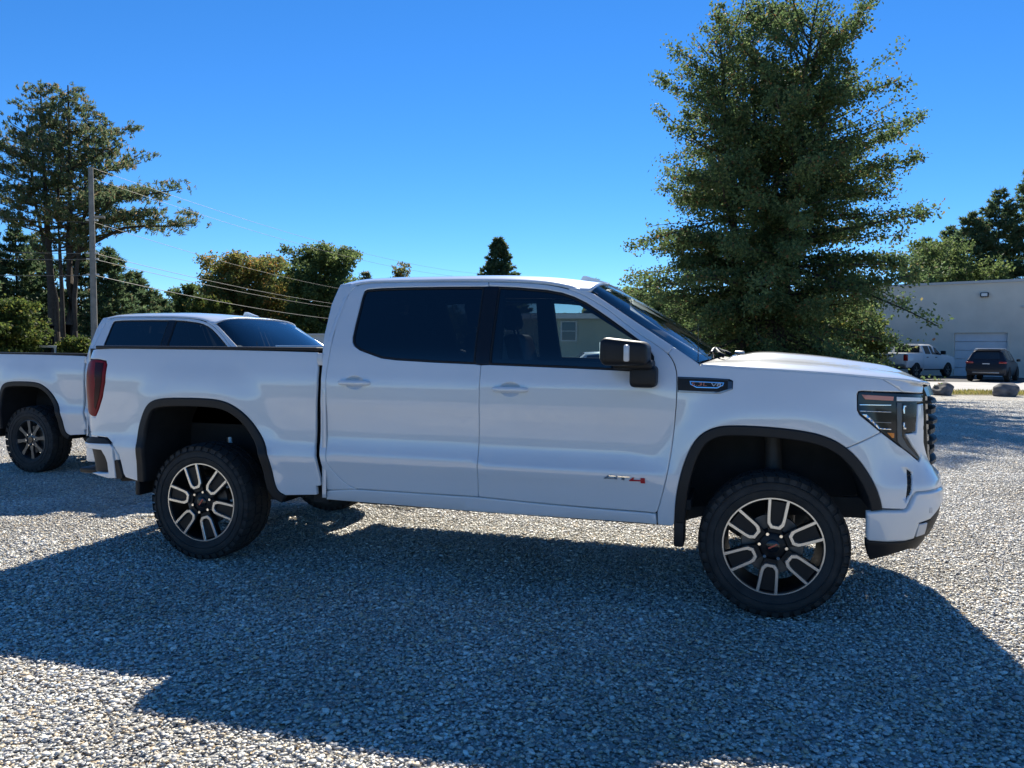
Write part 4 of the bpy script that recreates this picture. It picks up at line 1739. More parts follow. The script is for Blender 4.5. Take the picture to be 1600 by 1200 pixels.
    b.build('inside_mirror', 'interior', root)
    return root


truck = build_truck()
tag(truck, 'nearest white crew-cab pickup with machined six-spoke wheels, filling the middle of the picture', 'pickup truck', 'white pickups parked on the gravel')
WH_A = make_wheel_meshes('machined')
for x, left, ang in ((0, False, R(6)), (0, True, R(20)), (-WB, False, R(-18)), (-WB, True, R(40))):
    place_wheel(WH_A, truck, x, .965 if left else -.965, .402, ang, left)

T2 = copy_tree(truck, None, skip=('wheel',))
tag(T2, 'white crew-cab pickup with dark grey wheels parked behind the nearest truck bed', 'pickup truck', 'white pickups parked on the gravel')
WH_B = make_wheel_meshes('grey')
for x, left, ang in ((0, False, R(3)), (0, True, R(20)), (-WB, False, R(-8)), (-WB, True, R(40))):
    place_wheel(WH_B, T2, x, .960 if left else -.960, .405, ang, left)
T2.location = (-4.779, 2.689, -.097)
T2.rotation_euler = (0, 0, R(-3.33))
# ================================================================== SURROUNDINGS
def leaf_material(name, trans=0.35, rough=0.55):
    m = bpy.data.materials.new(name)
    m.use_nodes = True
    nt = m.node_tree
    nt.nodes.clear()
    out = nt.nodes.new('ShaderNodeOutputMaterial')
    at = nt.nodes.new('ShaderNodeAttribute')
    at.attribute_name = 'leaf'
    pb = nt.nodes.new('ShaderNodeBsdfPrincipled')
    pb.inputs['Roughness'].default_value = rough
    pb.inputs['Specular IOR Level'].default_value = 0.2
    tl = nt.nodes.new('ShaderNodeBsdfTranslucent')
    mx = nt.nodes.new('ShaderNodeMixShader')
    mx.inputs[0].default_value = trans
    nt.links.new(at.outputs['Color'], pb.inputs['Base Color'])
    nt.links.new(at.outputs['Color'], tl.inputs['Color'])
    nt.links.new(pb.outputs[0], mx.inputs[1])
    nt.links.new(tl.outputs[0], mx.inputs[2])
    nt.links.new(mx.outputs[0], out.inputs['Surface'])
    MATS[name] = m


leaf_material('leaf', 0.58, 0.62)
leaf_material('needle', 0.55, 0.65)
simple('bark', (0.050, 0.043, 0.036), rough=0.95, noise=0.35, scale=6, bump=0.6, bscale=30)
simple('bark_pine', (0.050, 0.041, 0.034), rough=0.95, noise=0.35, scale=5, bump=0.6, bscale=25)


def leaves_mesh(name, C, D, L, W, cols):
    """leaf-shaped quads: centre, pointing direction, length, width, colour per leaf"""
    n = len(C)
    rv = RNG.normal(size=(n, 3))
    D = D / (np.linalg.norm(D, axis=1)[:, None] + 1e-9)
    A = np.cross(D, rv)
    A /= np.linalg.norm(A, axis=1)[:, None] + 1e-9
    L = np.broadcast_to(L, n)[:, None]
    W = np.broadcast_to(W, n)[:, None]
    V = np.empty((n, 4, 3), np.float32)
    V[:, 0] = C - D * L * .5
    V[:, 1] = C + A * W * .5 - D * L * .02
    V[:, 2] = C + D * L * .5
    V[:, 3] = C - A * W * .5 - D * L * .02
    me = bpy.data.meshes.new(name)
    me.vertices.add(n * 4)
    me.vertices.foreach_set('co', V.ravel())
    me.loops.add(n * 4)
    me.loops.foreach_set('vertex_index', np.arange(n * 4, dtype=np.int32))
    me.polygons.add(n)
    me.polygons.foreach_set('loop_start', np.arange(0, n * 4, 4, dtype=np.int32))
    me.polygons.foreach_set('loop_total', np.full(n, 4, np.int32))
    me.update()
    ca = me.color_attributes.new('leaf', 'FLOAT_COLOR', 'POINT')
    ca.data.foreach_set('color', np.concatenate([np.repeat(cols, 4, 0), np.ones((n * 4, 1))], 1).astype(np.float32).ravel())
    return me


def pick_cols(n, pal, wts, var=0.25):
    pal = np.array(pal) * 1.22
    k = RNG.choice(len(pal), n, p=np.array(wts) / sum(wts))
    return np.clip(pal[k] * RNG.uniform(1 - var, 1 + var, (n, 1)), 0, 1)


PAL_OAK = ([(.080, .125, .050), (.105, .155, .060), (.140, .180, .070), (.19, .165, .065), (.21, .115, .05)], [5, 5, 2.2, .7, .35])
PAL_GREEN = ([(.085, .125, .045), (.115, .160, .055), (.160, .200, .068)], [4, 4, 2])
PAL_AUTUMN = ([(.130, .155, .048), (.22, .21, .058), (.30, .21, .06), (.34, .17, .06), (.100, .135, .048)], [4, 4, 2, 1, 3])
PAL_PINE = ([(.070, .115, .058), (.095, .145, .068), (.130, .168, .078), (.20, .160, .09)], [5, 4, 2, .6])
PAL_PINE_BROWN = ([(.080, .125, .065), (.115, .158, .078), (.17, .175, .09), (.28, .20, .12)], [4, 4, 2, 1.3])
PAL_SHRUB = ([(.07, .10, .025), (.12, .15, .035), (.20, .18, .04), (.05, .075, .025)], [4, 3, 1, 3])


def broadleaf(root_pos, H, env, stems, limbs, pal, leaf=(.10, .15), per_node=12, node=.32, droop=(-.25, .75), low=.1, name='tree', sub=2, jit=.075, lvar=(.72, 1.06), dvar=.3):
    """limbs from one or more stems out to an envelope radius env(z, azimuth); twigs and leaves along them"""
    wood = MB()
    C, D = [], []
    base = np.array(root_pos, float)
    for (b0, t0, rad) in stems:
        b0, t0 = np.array(b0, float), np.array(t0, float)
        ts = np.linspace(0, 1, 9)
        bend = RNG.normal(0, .12, (9, 3)) * [1, 1, 0]
        bend[0] = 0
        pts = [b0 + (t0 - b0) * t + bend[i] * t for i, t in enumerate(ts)]
        wood.tube([p + base for p in pts], [rad * (1 - .93 * t) + .01 for t in ts], 8)
        nl = limbs // len(stems)
        for k in range(nl):
            f = low + (1 - low) * ((k + RNG.uniform(0, 1)) / nl) ** .92
            f = min(f, .99)
            az = k * 2.39996 + RNG.uniform(-.5, .5)
            p0 = b0 + (t0 - b0) * f
            d2 = np.array([math.cos(az), math.sin(az)])
            Rm = env(p0[2], az)
            off = p0[:2]
            # distance from p0 along d2 to the circle of radius Rm round the crown axis
            bq = off @ d2
            disc = bq * bq - (off @ off - Rm * Rm)
            Lh = (-bq + math.sqrt(disc)) if disc > 0 else .4
            Lh = max(.4, Lh) * RNG.uniform(*lvar)
            dmul = max(.15, RNG.normal(1, dvar))
            el = droop[0] + (droop[1] - droop[0]) * (p0[2] / H) ** 1.1 + RNG.normal(0, .17)
            sag = .10 * (1 - p0[2] / H)
            npt = max(4, int(Lh / .45))
            P = []
            side = np.array([-d2[1], d2[0]])
            wob = np.cumsum(RNG.normal(0, .06, npt + 1))
            for i in range(npt + 1):
                t = i / npt
                r = Lh * t
                xy = p0[:2] + d2 * r + side * wob[i] * t
                z = p0[2] + math.tan(el) * r - sag * r * t
                P.append(np.array([xy[0], xy[1], max(.5, min(z, H * 1.01))]))
            r0 = max(.015, rad * .30 * (1 - f * .7))
            wood.tube([p + base for p in P], [r0 * (1 - .85 * i / npt) + .004 for i in range(npt + 1)], 5, cap=False)
            # twigs
            n_nodes = max(2, int(Lh / node))
            for q in range(n_nodes):
                t = .18 + .82 * (q + RNG.uniform(0, 1)) / n_nodes
                i = min(int(t * npt), npt - 1)
                pp = P[i] + (P[i + 1] - P[i]) * (t * npt - i)
                for s in range(sub):
                    a2 = RNG.uniform(.4, 1.25) * (1 if RNG.random() < .5 else -1)
                    c_, s_ = math.cos(a2), math.sin(a2)
                    td = np.array([d2[0] * c_ - d2[1] * s_, d2[0] * s_ + d2[1] * c_, RNG.uniform(-.6, .5) + math.tan(el) * .5])
                    td /= np.linalg.norm(td)
                    tl = RNG.uniform(.25, .85) * (1.15 - .5 * t) * min(1.0, .45 + Lh / 6)
                    nn = RNG.poisson(per_node * dmul)
                    if nn == 0:
                        continue
                    u = RNG.uniform(.15, 1.05, nn)
                    cc = pp + td * (u * tl)[:, None] + RNG.normal(0, jit, (nn, 3))
                    C.append(cc)
                    D.append(td * .5 + RNG.normal(0, .6, (nn, 3)) + np.array([0, 0, -.25]))
    C = np.concatenate(C) + base
    D = np.concatenate(D)
    n = len(C)
    L = RNG.uniform(leaf[0], leaf[1], n)
    return wood.mesh('trunk'), leaves_mesh('crown', C, D, L, L * .62, pick_cols(n, *pal))


def conifer(root_pos, H, Rb, pal, z0=.12, whorls=22, tuft=(.22, .40), dens=1.0, open_=0.0, droop=-.10, rad=.18, skew=None, needle_w=.055, irregular=.25):
    """trunk with whorls of limbs carrying tufts of needles"""
    wood = MB()
    base = np.array(root_pos, float)
    wood.tube([base + (0, 0, -.1), base + (.02 * H * .1, 0, H * .5), base + (0, 0, H)], [rad, rad * .6, .015], 8)
    C, D = [], []
    for w in range(whorls):
        f = z0 + (1 - z0) * ((w + RNG.uniform(-.3, .3)) / whorls)
        f = min(max(f, z0), .985)
        z = f * H
        rr = Rb * (1 - f) ** .8 * (1 + RNG.uniform(-irregular, irregular)) + .12
        if f < z0 + .15:
            rr *= .75 + .25 * (f - z0) / .15
        nb = RNG.integers(5, 8)
        a0 = RNG.uniform(0, 6.28)
        for b in range(nb):
            if RNG.random() < open_:
                continue
            az = a0 + b * 6.283 / nb + RNG.uniform(-.3, .3)
            L = rr * RNG.uniform(.7, 1.12)
            if skew is not None:
                L *= skew(f, az)
            d2 = np.array([math.cos(az), math.sin(az), 0])
            up = RNG.uniform(-.08, .12) + (droop if f < .6 else .18)
            npt = 5
            P = [base + np.array([0, 0, z]) + d2 * L * t + np.array([0, 0, L * (up * t + .18 * t * t)]) for t in np.linspace(0, 1, npt)]
            wood.tube(P, [.05 * (1 - f) + .012 - .008 * t for t in np.linspace(0, 1, npt)], 4, cap=False)
            nt_ = max(3, int(L * 7 * dens))
            for q in range(nt_):
                t = RNG.uniform(.25, 1.02)
                i = min(int(t * (npt - 1)), npt - 2)
                pp = P[i] + (P[i + 1] - P[i]) * (t * (npt - 1) - i)
                side = np.array([-d2[1], d2[0], 0]) * RNG.normal(0, .20 * L * (1.1 - t) + .06)
                pp = pp + side + np.array([0, 0, RNG.normal(.03, .05)])
                k = RNG.integers(7, 11)
                dirs = d2 * .6 + RNG.normal(0, .55, (k, 3)) + np.array([0, 0, .25])
                C.append(pp + RNG.normal(0, .05, (k, 3)))
                D.append(dirs)
    C = np.concatenate(C)
    D = np.concatenate(D)
    n = len(C)
    L = RNG.uniform(tuft[0], tuft[1], n)
    return wood.mesh('trunk'), leaves_mesh('crown', C + D / np.linalg.norm(D, axis=1)[:, None] * L[:, None] * .3, D, L, needle_w, pick_cols(n, *pal))


def plant_tree(name, meshes, label, cat='tree', bark='bark', leafm='leaf', group=None, loc=(0, 0, 0)):
    r = empty(name, loc)
    # the meshes were grown in world space round their root, so they hang on the root unshifted
    for nm, me, mt in (('trunk', meshes[0], bark), ('crown', meshes[1], leafm)):
        me.transform(Matrix.Translation(-Vector(loc)))
        link(nm, me, mt, r)
    tag(r, label, cat, group)
    return r


def foot(px, Z):
    """ground point straight below the pixel column px at camera depth Z"""
    p = at_depth(px, 548, Z)
    return (float(p[0]), float(p[1]), 0.0)


def top_z(px, py, Z):
    return float(at_depth(px, py, Z)[2])


# ------------------------------------------------------------------ the big double-stemmed oak
def build_oaks():
    Z = 28.0
    m = Z / CAM['f']
    right = np.array([CR[0], CR[1], 0.0])
    zs = np.array([0.8, 1.6, 3.0, 4.5, 6.5, 9.0, 11.0, 12.3, 13.3, 14.4])
    for (bx, lean, H, rs, limbs, rad, lab, dz) in (
            (1168, -58, 13.6, [3.0, 3.9, 4.3, 4.5, 4.2, 3.4, 2.7, 2.0, 1.25, .5], 205, .24, 'left of the two big oaks standing close together behind the hood', .6),
            (1210, 44, 13.9, [3.8, 4.8, 5.4, 5.4, 4.7, 3.9, 3.1, 2.3, 1.45, .55], 235, .29, 'taller right one of the two big oaks standing close together behind the hood', 0)):
        loc = np.array(foot(bx, Z + dz))
        tip = right * (lean * m)

        def env(z, az, rs=rs):
            return float(np.interp(z, zs, rs)) * (1 + .10 * math.sin(3 * az + z) + .07 * math.sin(5 * az - 1.7 * z))
        stems = [((0, 0, -.05), tuple(tip + np.array([0, 0, H * .95])), rad), (tuple(right * .15), tuple(tip * .2 + np.array([.3, .4, H * .80])), rad * .5)]
        me = broadleaf(tuple(loc), H, env, stems, limbs, PAL_OAK, leaf=(.085, .155), per_node=13, node=.25, droop=(-.30, .85), low=.07, sub=3, jit=.11, lvar=(.5, 1.08), dvar=.55)
        plant_tree('oak_tree', me, lab, 'tree', loc=tuple(loc), group='big oaks')


build_oaks()

# ------------------------------------------------------------------ white pines and trees on the left
def build_left_trees():
    Z = 60.0
    loc = foot(92, Z)
    m = Z / CAM['f']
    right = np.array([CR[0], CR[1], 0.0])
    fwd = np.array([CF[0], CF[1], 0.0])
    wood = MB()
    C, D = [], []
    base = np.array(loc)
    stems = [(-.45, -1.0, 20.9, .36), (.95, 1.1, 21.4, .36), (-.1, -2.4, 17.5, .22), (1.25, 2.6, 18.0, .22), (.35, .1, 20.0, .18)]
    for (x0, x1, h, r) in stems:
        pts = []
        for t in np.linspace(0, 1, 8):
            sp = max(0, t - .28) / .72
            pts.append(base + right * (x0 + (x1 - x0) * sp ** .9) + fwd * RNG.normal(0, .25) * t + np.array([0, 0, h * t]))
        wood.tube(pts, [r * (1 - .92 * t) + .02 for t in np.linspace(0, 1, 8)], 8)
        nl = 30
        for k in range(nl):
            f = .44 + .55 * (k + RNG.uniform(0, 1)) / nl
            z = f * h
            i = min(int(f * 7), 6)
            p0 = pts[i] + (pts[i + 1] - pts[i]) * (f * 7 - i)
            az = k * 2.39996 + RNG.uniform(-.4, .4)
            lx, ly = math.cos(az), math.sin(az)
            Lmax = np.interp(z, [8.5, 10, 12, 15, 18, 20, 21.5], [2.2, 5.2, 5.2, 4.6, 3.6, 2.4, 1.0])
            if lx > .55 and 9.0 < z < 15:
                Lmax *= 1.35
            if lx < -.3:
                Lmax *= .92
            if f < .55 and RNG.random() < .35:
                continue
            L = Lmax * RNG.uniform(.55, 1.05)
            dv = right * lx + fwd * ly
            P = [p0 + dv * L * t + np.array([0, 0, L * (.10 * t + (.22 if z > 14 else .10) * t * t)]) for t in np.linspace(0, 1, 6)]
            wood.tube(P, [.09 * (1.1 - f) + .02 - .018 * t for t in np.linspace(0, 1, 6)], 5, cap=False)
            ncl = max(2, int(L * 1.25))
            for q in range(ncl):
                t = .42 + .60 * (q + RNG.uniform(0, 1)) / ncl
                j = min(int(t * 5), 4)
                cen = P[j] + (P[j + 1] - P[j]) * (t * 5 - j) + np.cross(dv, [0, 0, 1]) * RNG.normal(0, .22 * L * (1.15 - t) + .1)
                for _ in range(RNG.integers(6, 14)):
                    pp = cen + RNG.normal(0, 1, 3) * [.36, .36, .17] + np.array([0, 0, .14])
                    kk = RNG.integers(7, 11)
                    C.append(pp + RNG.normal(0, .07, (kk, 3)))
                    D.append(dv * .35 + RNG.normal(0, .5, (kk, 3)) + np.array([0, 0, .5]))
    # the two long arms reaching right
    for (z, L, rise) in ((10.4, 9.8, .02), (12.0, 8.6, .16), (11.2, 7.0, -.03)):
        p0 = base + right * 1.0 + np.array([0, 0, z - 2.2])
        P = [p0 + right * L * t + np.array([0, 0, 2.4 * min(1, t * 2.2) ** .8 * (1 if t > 0 else 0) + L * rise * t]) for t in np.linspace(0, 1, 8)]
        wood.tube(P, [.16 - .13 * t for t in np.linspace(0, 1, 8)], 6, cap=False)
        for q in range(int(L * 2.2)):
            t = RNG.uniform(.42, 1.0)
            j = min(int(t * 7), 6)
            cen = P[j] + (P[j + 1] - P[j]) * (t * 7 - j) + fwd * RNG.normal(0, .8) + np.array([0, 0, RNG.normal(.25, .35)])
            for _ in range(RNG.integers(6, 13)):
                pp = cen + RNG.normal(0, 1, 3) * [.42, .42, .18]
                kk = RNG.integers(7, 11)
                C.append(pp + RNG.normal(0, .08, (kk, 3)))
                D.append(right * .5 + RNG.normal(0, .5, (kk, 3)) + np.array([0, 0, .45]))
    C = np.concatenate(C)
    D = np.concatenate(D)
    n = len(C)
    L = RNG.uniform(.28, .48, n)
    me = leaves_mesh('crown', C, D, L, .085, pick_cols(n, *PAL_PINE_BROWN))
    plant_tree('white_pine', (wood.mesh('trunk'), me), 'tall many-stemmed white pine with long arms reaching right beside the utility pole', bark='bark_pine', leafm='needle', loc=loc)
    # dark conifers round its foot
    spec = [(-28, 352, 66, 4.2, 'dark pine at the left picture edge behind the white bed'),
            (28, 346, 69, 4.0, 'dark blue-green pine left of the tall white pine'),
            (62, 372, 74, 4.2, 'dense dark pine directly behind the tall pine stems'),
            (128, 372, 72, 4.0, 'dense brownish pine behind the utility pole'),
            (172, 386, 68, 4.0, 'dense pine just right of the utility pole'),
            (212, 425, 74, 4.2, 'lower dark pine right of the utility pole'),
            (246, 462, 80, 3.6, 'short dark pine at the right end of the left pine group')]
    for px, ty, Zt, rb, lab in spec:
        l = foot(px, Zt)
        H = top_z(px, ty, Zt)
        me = conifer(l, H, rb, PAL_PINE if 'brown' not in lab else PAL_PINE_BROWN, z0=.05, whorls=24, tuft=(.35, .6), dens=1.25, needle_w=.11, irregular=.4)
        plant_tree('pine_tree', me, lab, bark='bark_pine', leafm='needle', group='pines at the left of the lot', loc=l)


def blob_env(H, R_, low=.12, peak=.5):
    def env(z, az):
        f = min(max(z / H, 0), 1)
        s = math.sin(math.pi * min(max((f - low * .3) / (1.0 - low * .3), 0), 1) ** .8) ** .55 if f < .999 else 0
        return R_ * max(.18, s) * (1 + .13 * math.sin(4 * az + 6 * f) + .08 * math.sin(7 * az))
    return env


def bush_tree(px, ty, Z, R_, pal, label, name='tree', cat='tree', group=None, leaf=(.25, .38), limbs=70, per=9, node=.55, low=.12):
    limbs = int(limbs * 1.5)
    l = foot(px, Z)
    H = top_z(px, ty, Z)
    n = 3
    stems = [((RNG.uniform(-.2, .2), RNG.uniform(-.2, .2), -.05), (RNG.uniform(-.35, .35) * R_, RNG.uniform(-.35, .35) * R_, H * RNG.uniform(.86, .97)), .05 + .014 * H) for _ in range(n)]
    me = broadleaf(l, H, blob_env(H, R_, low), stems, limbs, pal, leaf=leaf, per_node=per, node=node, droop=(-.05, .75), low=low, sub=4, jit=.05 + .04 * R_)
    return plant_tree(name, me, label, cat, loc=l, group=group)


build_left_trees()
bush_tree(4, 478, 44, 2.3, PAL_SHRUB, 'leafy sunlit shrub at the left edge behind the white bed', 'shrub', 'shrub', leaf=(.16, .26), limbs=60, per=10, node=.4, low=.04)
bush_tree(118, 533, 47, 1.1, PAL_SHRUB, 'small yellow-green bush left of the utility pole foot', 'shrub', 'shrub', leaf=(.14, .22), limbs=36, per=8, node=.3, low=.05)
bush_tree(388, 410, 85, 5.9, PAL_AUTUMN, 'round tree turning yellow and orange behind the second truck', group='trees beyond the lot', limbs=110)
bush_tree(508, 395, 84, 4.9, PAL_GREEN, 'round dark green tree left of the truck cab', group='trees beyond the lot', limbs=110)
bush_tree(452, 432, 92, 4.0, PAL_GREEN, 'green tree between the yellowing tree and the round dark one', group='trees beyond the lot', limbs=80)
bush_tree(626, 414, 115, 2.9, PAL_AUTUMN, 'low round brownish tree top just above the rear of the truck roof', group='trees beyond the lot', limbs=60)
bush_tree(300, 452, 88, 3.4, PAL_GREEN, 'low dark tree at the left of the yellowing tree', group='trees beyond the lot', limbs=70)
for px, ty, lab in ((312, 466, 'small light green young pine above the second truck roof'), (332, 462, 'second small light green young pine above the second truck roof'), (352, 472, 'small yellowing young tree above the second truck roof')):
    l = foot(px, 66)
    me = conifer(l, top_z(px, ty, 66), 1.5, PAL_SHRUB, z0=.06, whorls=16, tuft=(.3, .5), dens=1.5, needle_w=.12)
    plant_tree('young_pine', me, lab, bark='bark_pine', leafm='needle', group='young trees above the second truck', loc=l)
l = foot(778, 100)
me = conifer(l, top_z(778, 371, 100), 5.6, PAL_PINE, z0=.1, whorls=30, tuft=(.4, .7), dens=1.7, needle_w=.16, irregular=.15)
plant_tree('spruce_tree', me, 'pointed dark spruce standing alone above the truck roof', bark='bark_pine', leafm='needle', loc=l)
for px, ty, Zt, rb, lab in ((572, 425, 110, 3.6, 'low pine top behind the cab rear corner'), (928, 437, 95, 2.0, 'small tree top above the front of the truck roof')):
    l = foot(px, Zt)
    me = conifer(l, top_z(px, ty, Zt), rb, PAL_PINE_BROWN, z0=.15, whorls=20, tuft=(.5, .8), dens=1.4, needle_w=.18, irregular=.4)
    plant_tree('pine_tree', me, lab, bark='bark_pine', leafm='needle', group='tree tops above the truck roof', loc=l)
for px, ty, Zt, rb, lab in ((1600, 262, 72, 5.2, 'tallest dark pine at the right picture edge behind the building'), (1640, 250, 78, 5.5, 'dark pine beyond the right picture edge'), (1553, 292, 72, 5.4, 'dark pine second from the right edge behind the building'),
                            (1512, 330, 72, 5.2, 'mid-height pine above the garage door building'), (1478, 352, 78, 5.0, 'shorter pine left of the mid-height pine above the building'), (1442, 372, 84, 5.0, 'lowest pine next to the oak crown')):
    if px > 1620:
        continue
    l = foot(px, Zt)
    me = conifer(l, top_z(px, ty, Zt), rb, PAL_PINE, z0=.08, whorls=26, tuft=(.35, .6), dens=1.3, needle_w=.11, irregular=.4)
    plant_tree('pine_tree', me, lab, bark='bark_pine', leafm='needle', group='pines behind the building', loc=l)
bush_tree(1462, 385, 66, 3.6, PAL_GREEN, 'rounded green tree beside the oak above the building roof', group='trees beyond the lot', limbs=70, leaf=(.2, .32))
bush_tree(1545, 408, 64, 2.4, PAL_GREEN, 'light green tree in front of the pines above the building roof', group='trees beyond the lot', limbs=60, leaf=(.2, .32))
for k, (px, ty, Zt, rb, pal, lab) in enumerate(((1015, 462, 44, 2.6, PAL_GREEN, 'dark shrub at the left foot of the oak beside the windshield'), (1085, 470, 47, 3.0, PAL_GREEN, 'dark shrub behind the oak above the wipers'),
                                               (1150, 478, 46, 2.6, PAL_AUTUMN, 'shrub with orange leaves behind the oak stems'), (1245, 472, 46, 3.0, PAL_SHRUB, 'yellow-green shrub behind the oak stems'),
                                               (1310, 480, 45, 2.6, PAL_GREEN, 'dark shrub right of the oak stems'), (1335, 500, 40, 1.7, PAL_SHRUB, 'sunlit yellow-green bush beside the distant white pickup'))):
    bush_tree(px, ty, Zt, rb, pal, lab, 'shrub', 'shrub', 'shrubs behind the oak', leaf=(.16, .26), limbs=70, per=10, node=.42, low=.04)

def build_far_woods():
    # a far wood that reads as one mass, closing the horizon behind the nearer trees
    n = 52000
    az = R(CAM['yaw']) + RNG.uniform(-1.25, 1.25, n)
    rr = RNG.uniform(122, 150, n)
    top = 7.6 + 1.5 * np.sin(az * 23) + 1.0 * np.sin(az * 61 + 1.3) + .8 * np.sin(az * 137 + .4) + RNG.normal(0, .5, n)
    z = np.maximum(.1, top * RNG.uniform(0, 1, n) ** .75)
    C = np.c_[CP[0] - np.sin(az) * rr, CP[1] + np.cos(az) * rr, z]
    L = RNG.uniform(.7, 1.3, n)
    me = leaves_mesh('far_woods', C, RNG.normal(0, 1, (n, 3)), L, L * .7, pick_cols(n, PAL_GREEN[0] + PAL_PINE[0][:2] + PAL_AUTUMN[0][:3], [3, 3, 2, 3, 3, 1, 1, .7]))
    o = link('far_woods', me, 'leaf')
    tag(o, 'far-off line of mixed woods along the horizon', 'woods', kind='stuff')


build_far_woods()

# ------------------------------------------------------------------ utility poles and wires
simple('pole_wood', (0.26, 0.24, 0.21), rough=0.9, noise=0.2, scale=3, bump=0.3, bscale=20)
simple('wire', (0.09, 0.088, 0.085), rough=0.6)
simple('wire_dark', (0.05, 0.05, 0.05), rough=0.6)
simple('porcelain', (0.55, 0.54, 0.52), rough=0.3)


def wire_pts(a, b, sag, n=28):
    a, b = np.array(a), np.array(b)
    return [a + (b - a) * t - np.array([0, 0, 4 * sag * t * (1 - t)]) for t in np.linspace(0, 1, n)]


def build_power_line():
    Zp, Zq = 45.0, 106.0
    fp = np.array(foot(148, Zp))
    H = top_z(144, 264, Zp)
    r = empty('utility_pole', tuple(fp))
    b = MB()
    b.tube([(0, 0, -.1), (-.03, 0, H * .5), (-.08, 0, H)], [.19, .165, .13], 14)
    b.build('pole_shaft', 'pole_wood', r)
    right = np.array([CR[0], CR[1], 0])
    b = MB()
    z1 = top_z(155, 341, Zp)
    b.tube([np.array([-.05, 0, z1]), np.array([-.05, 0, z1]) + right * .75], .07, 8)
    b.build('cross_arm', 'pole_wood', r)
    for py in (346, 397, 406, 430):
        b = MB()
        zz = top_z(148, py, Zp)
        b.tube([right * .10 + np.array([-.04, 0, zz]), right * .34 + np.array([-.04, 0, zz + .02])], [.05, .06], 8)
        b.tube([-right * .16 + np.array([-.04, 0, zz]), -right * .36 + np.array([-.04, 0, zz + .02])], [.05, .05], 8)
        b.build('insulator', 'porcelain', r)
    tag(r, 'grey wooden utility pole in front of the tall pine', 'utility pole', 'utility poles')
    fq = np.array(foot(752, Zq))
    r2 = empty('utility_pole', tuple(fq))
    b = MB()
    b.tube([(0, 0, -.1), (0, 0, H * .5), (0, 0, H)], [.19, .165, .13], 10)
    b.build('pole_shaft', 'pole_wood', r2)
    tag(r2, 'far utility pole whose tip shows above the truck roof left of the spruce', 'utility pole', 'utility poles')
    names = ['topmost', 'second', 'third', 'fourth', 'fifth', 'lowest']
    rows = [(266, 1.1, .012, 'wire_dark'), (282, 1.2, .012, 'wire_dark'), (349, 1.8, .013, 'wire_dark'), (397, 1.45, .016, 'wire'), (406, 1.45, .016, 'wire'), (431, 1.57, .021, 'wire')]
    for (py, sag, rad, mt), nm in zip(rows, names):
        zz = top_z(148, py, Zp)
        a = np.array([fp[0], fp[1], zz]) + right * .1
        bq = np.array([fq[0], fq[1], zz])
        m_ = MB()
        m_.tube(wire_pts(a, bq, sag), rad, 5)
        o = m_.build('power_line', mt)
        tag(o, f'{nm} wire running right from the utility pole towards the truck cab', 'wire', 'utility wires')
    for (py, dy), nm in zip(((349, 80), (397, 62), (406, 50), (431, 50)), ('topmost', 'second', 'third', 'lowest')):
        zz = top_z(148, py, Zp)
        a = np.array([fp[0], fp[1], zz]) - right * .1
        e = at_depth(-600, py - dy, 44)
        m_ = MB()
        m_.tube(wire_pts(a, e, .55, 16), .017 if py > 350 else .011, 5)
        o = m_.build('power_line', 'wire')
        tag(o, f'{nm} wire running left from the utility pole in front of the pines', 'wire', 'utility wires')


build_power_line()

# ------------------------------------------------------------------ paved strips, verge and boulders on the right
simple('pale_road', (0.42, 0.40, 0.37), rough=0.9, noise=0.12, scale=1.5, bump=0.2, bscale=60)
simple('asphalt', (0.050, 0.050, 0.052), rough=0.9, noise=0.25, scale=3, bump=0.2, bscale=80)  # asphalt kept very dark, standing in for the building's shade as well
simple('verge_soil', (0.16, 0.14, 0.07), rough=1.0, noise=0.3, scale=6)
simple('boulder', (0.13, 0.125, 0.125), rough=0.9, noise=0.45, scale=5, bump=0.7, bscale=9)


def quad_sheet(name, pts, z, mat):
    me = mesh_from(name, [(p[0], p[1], z) for p in pts], [tuple(range(len(pts)))])
    return link(name, me, mat)


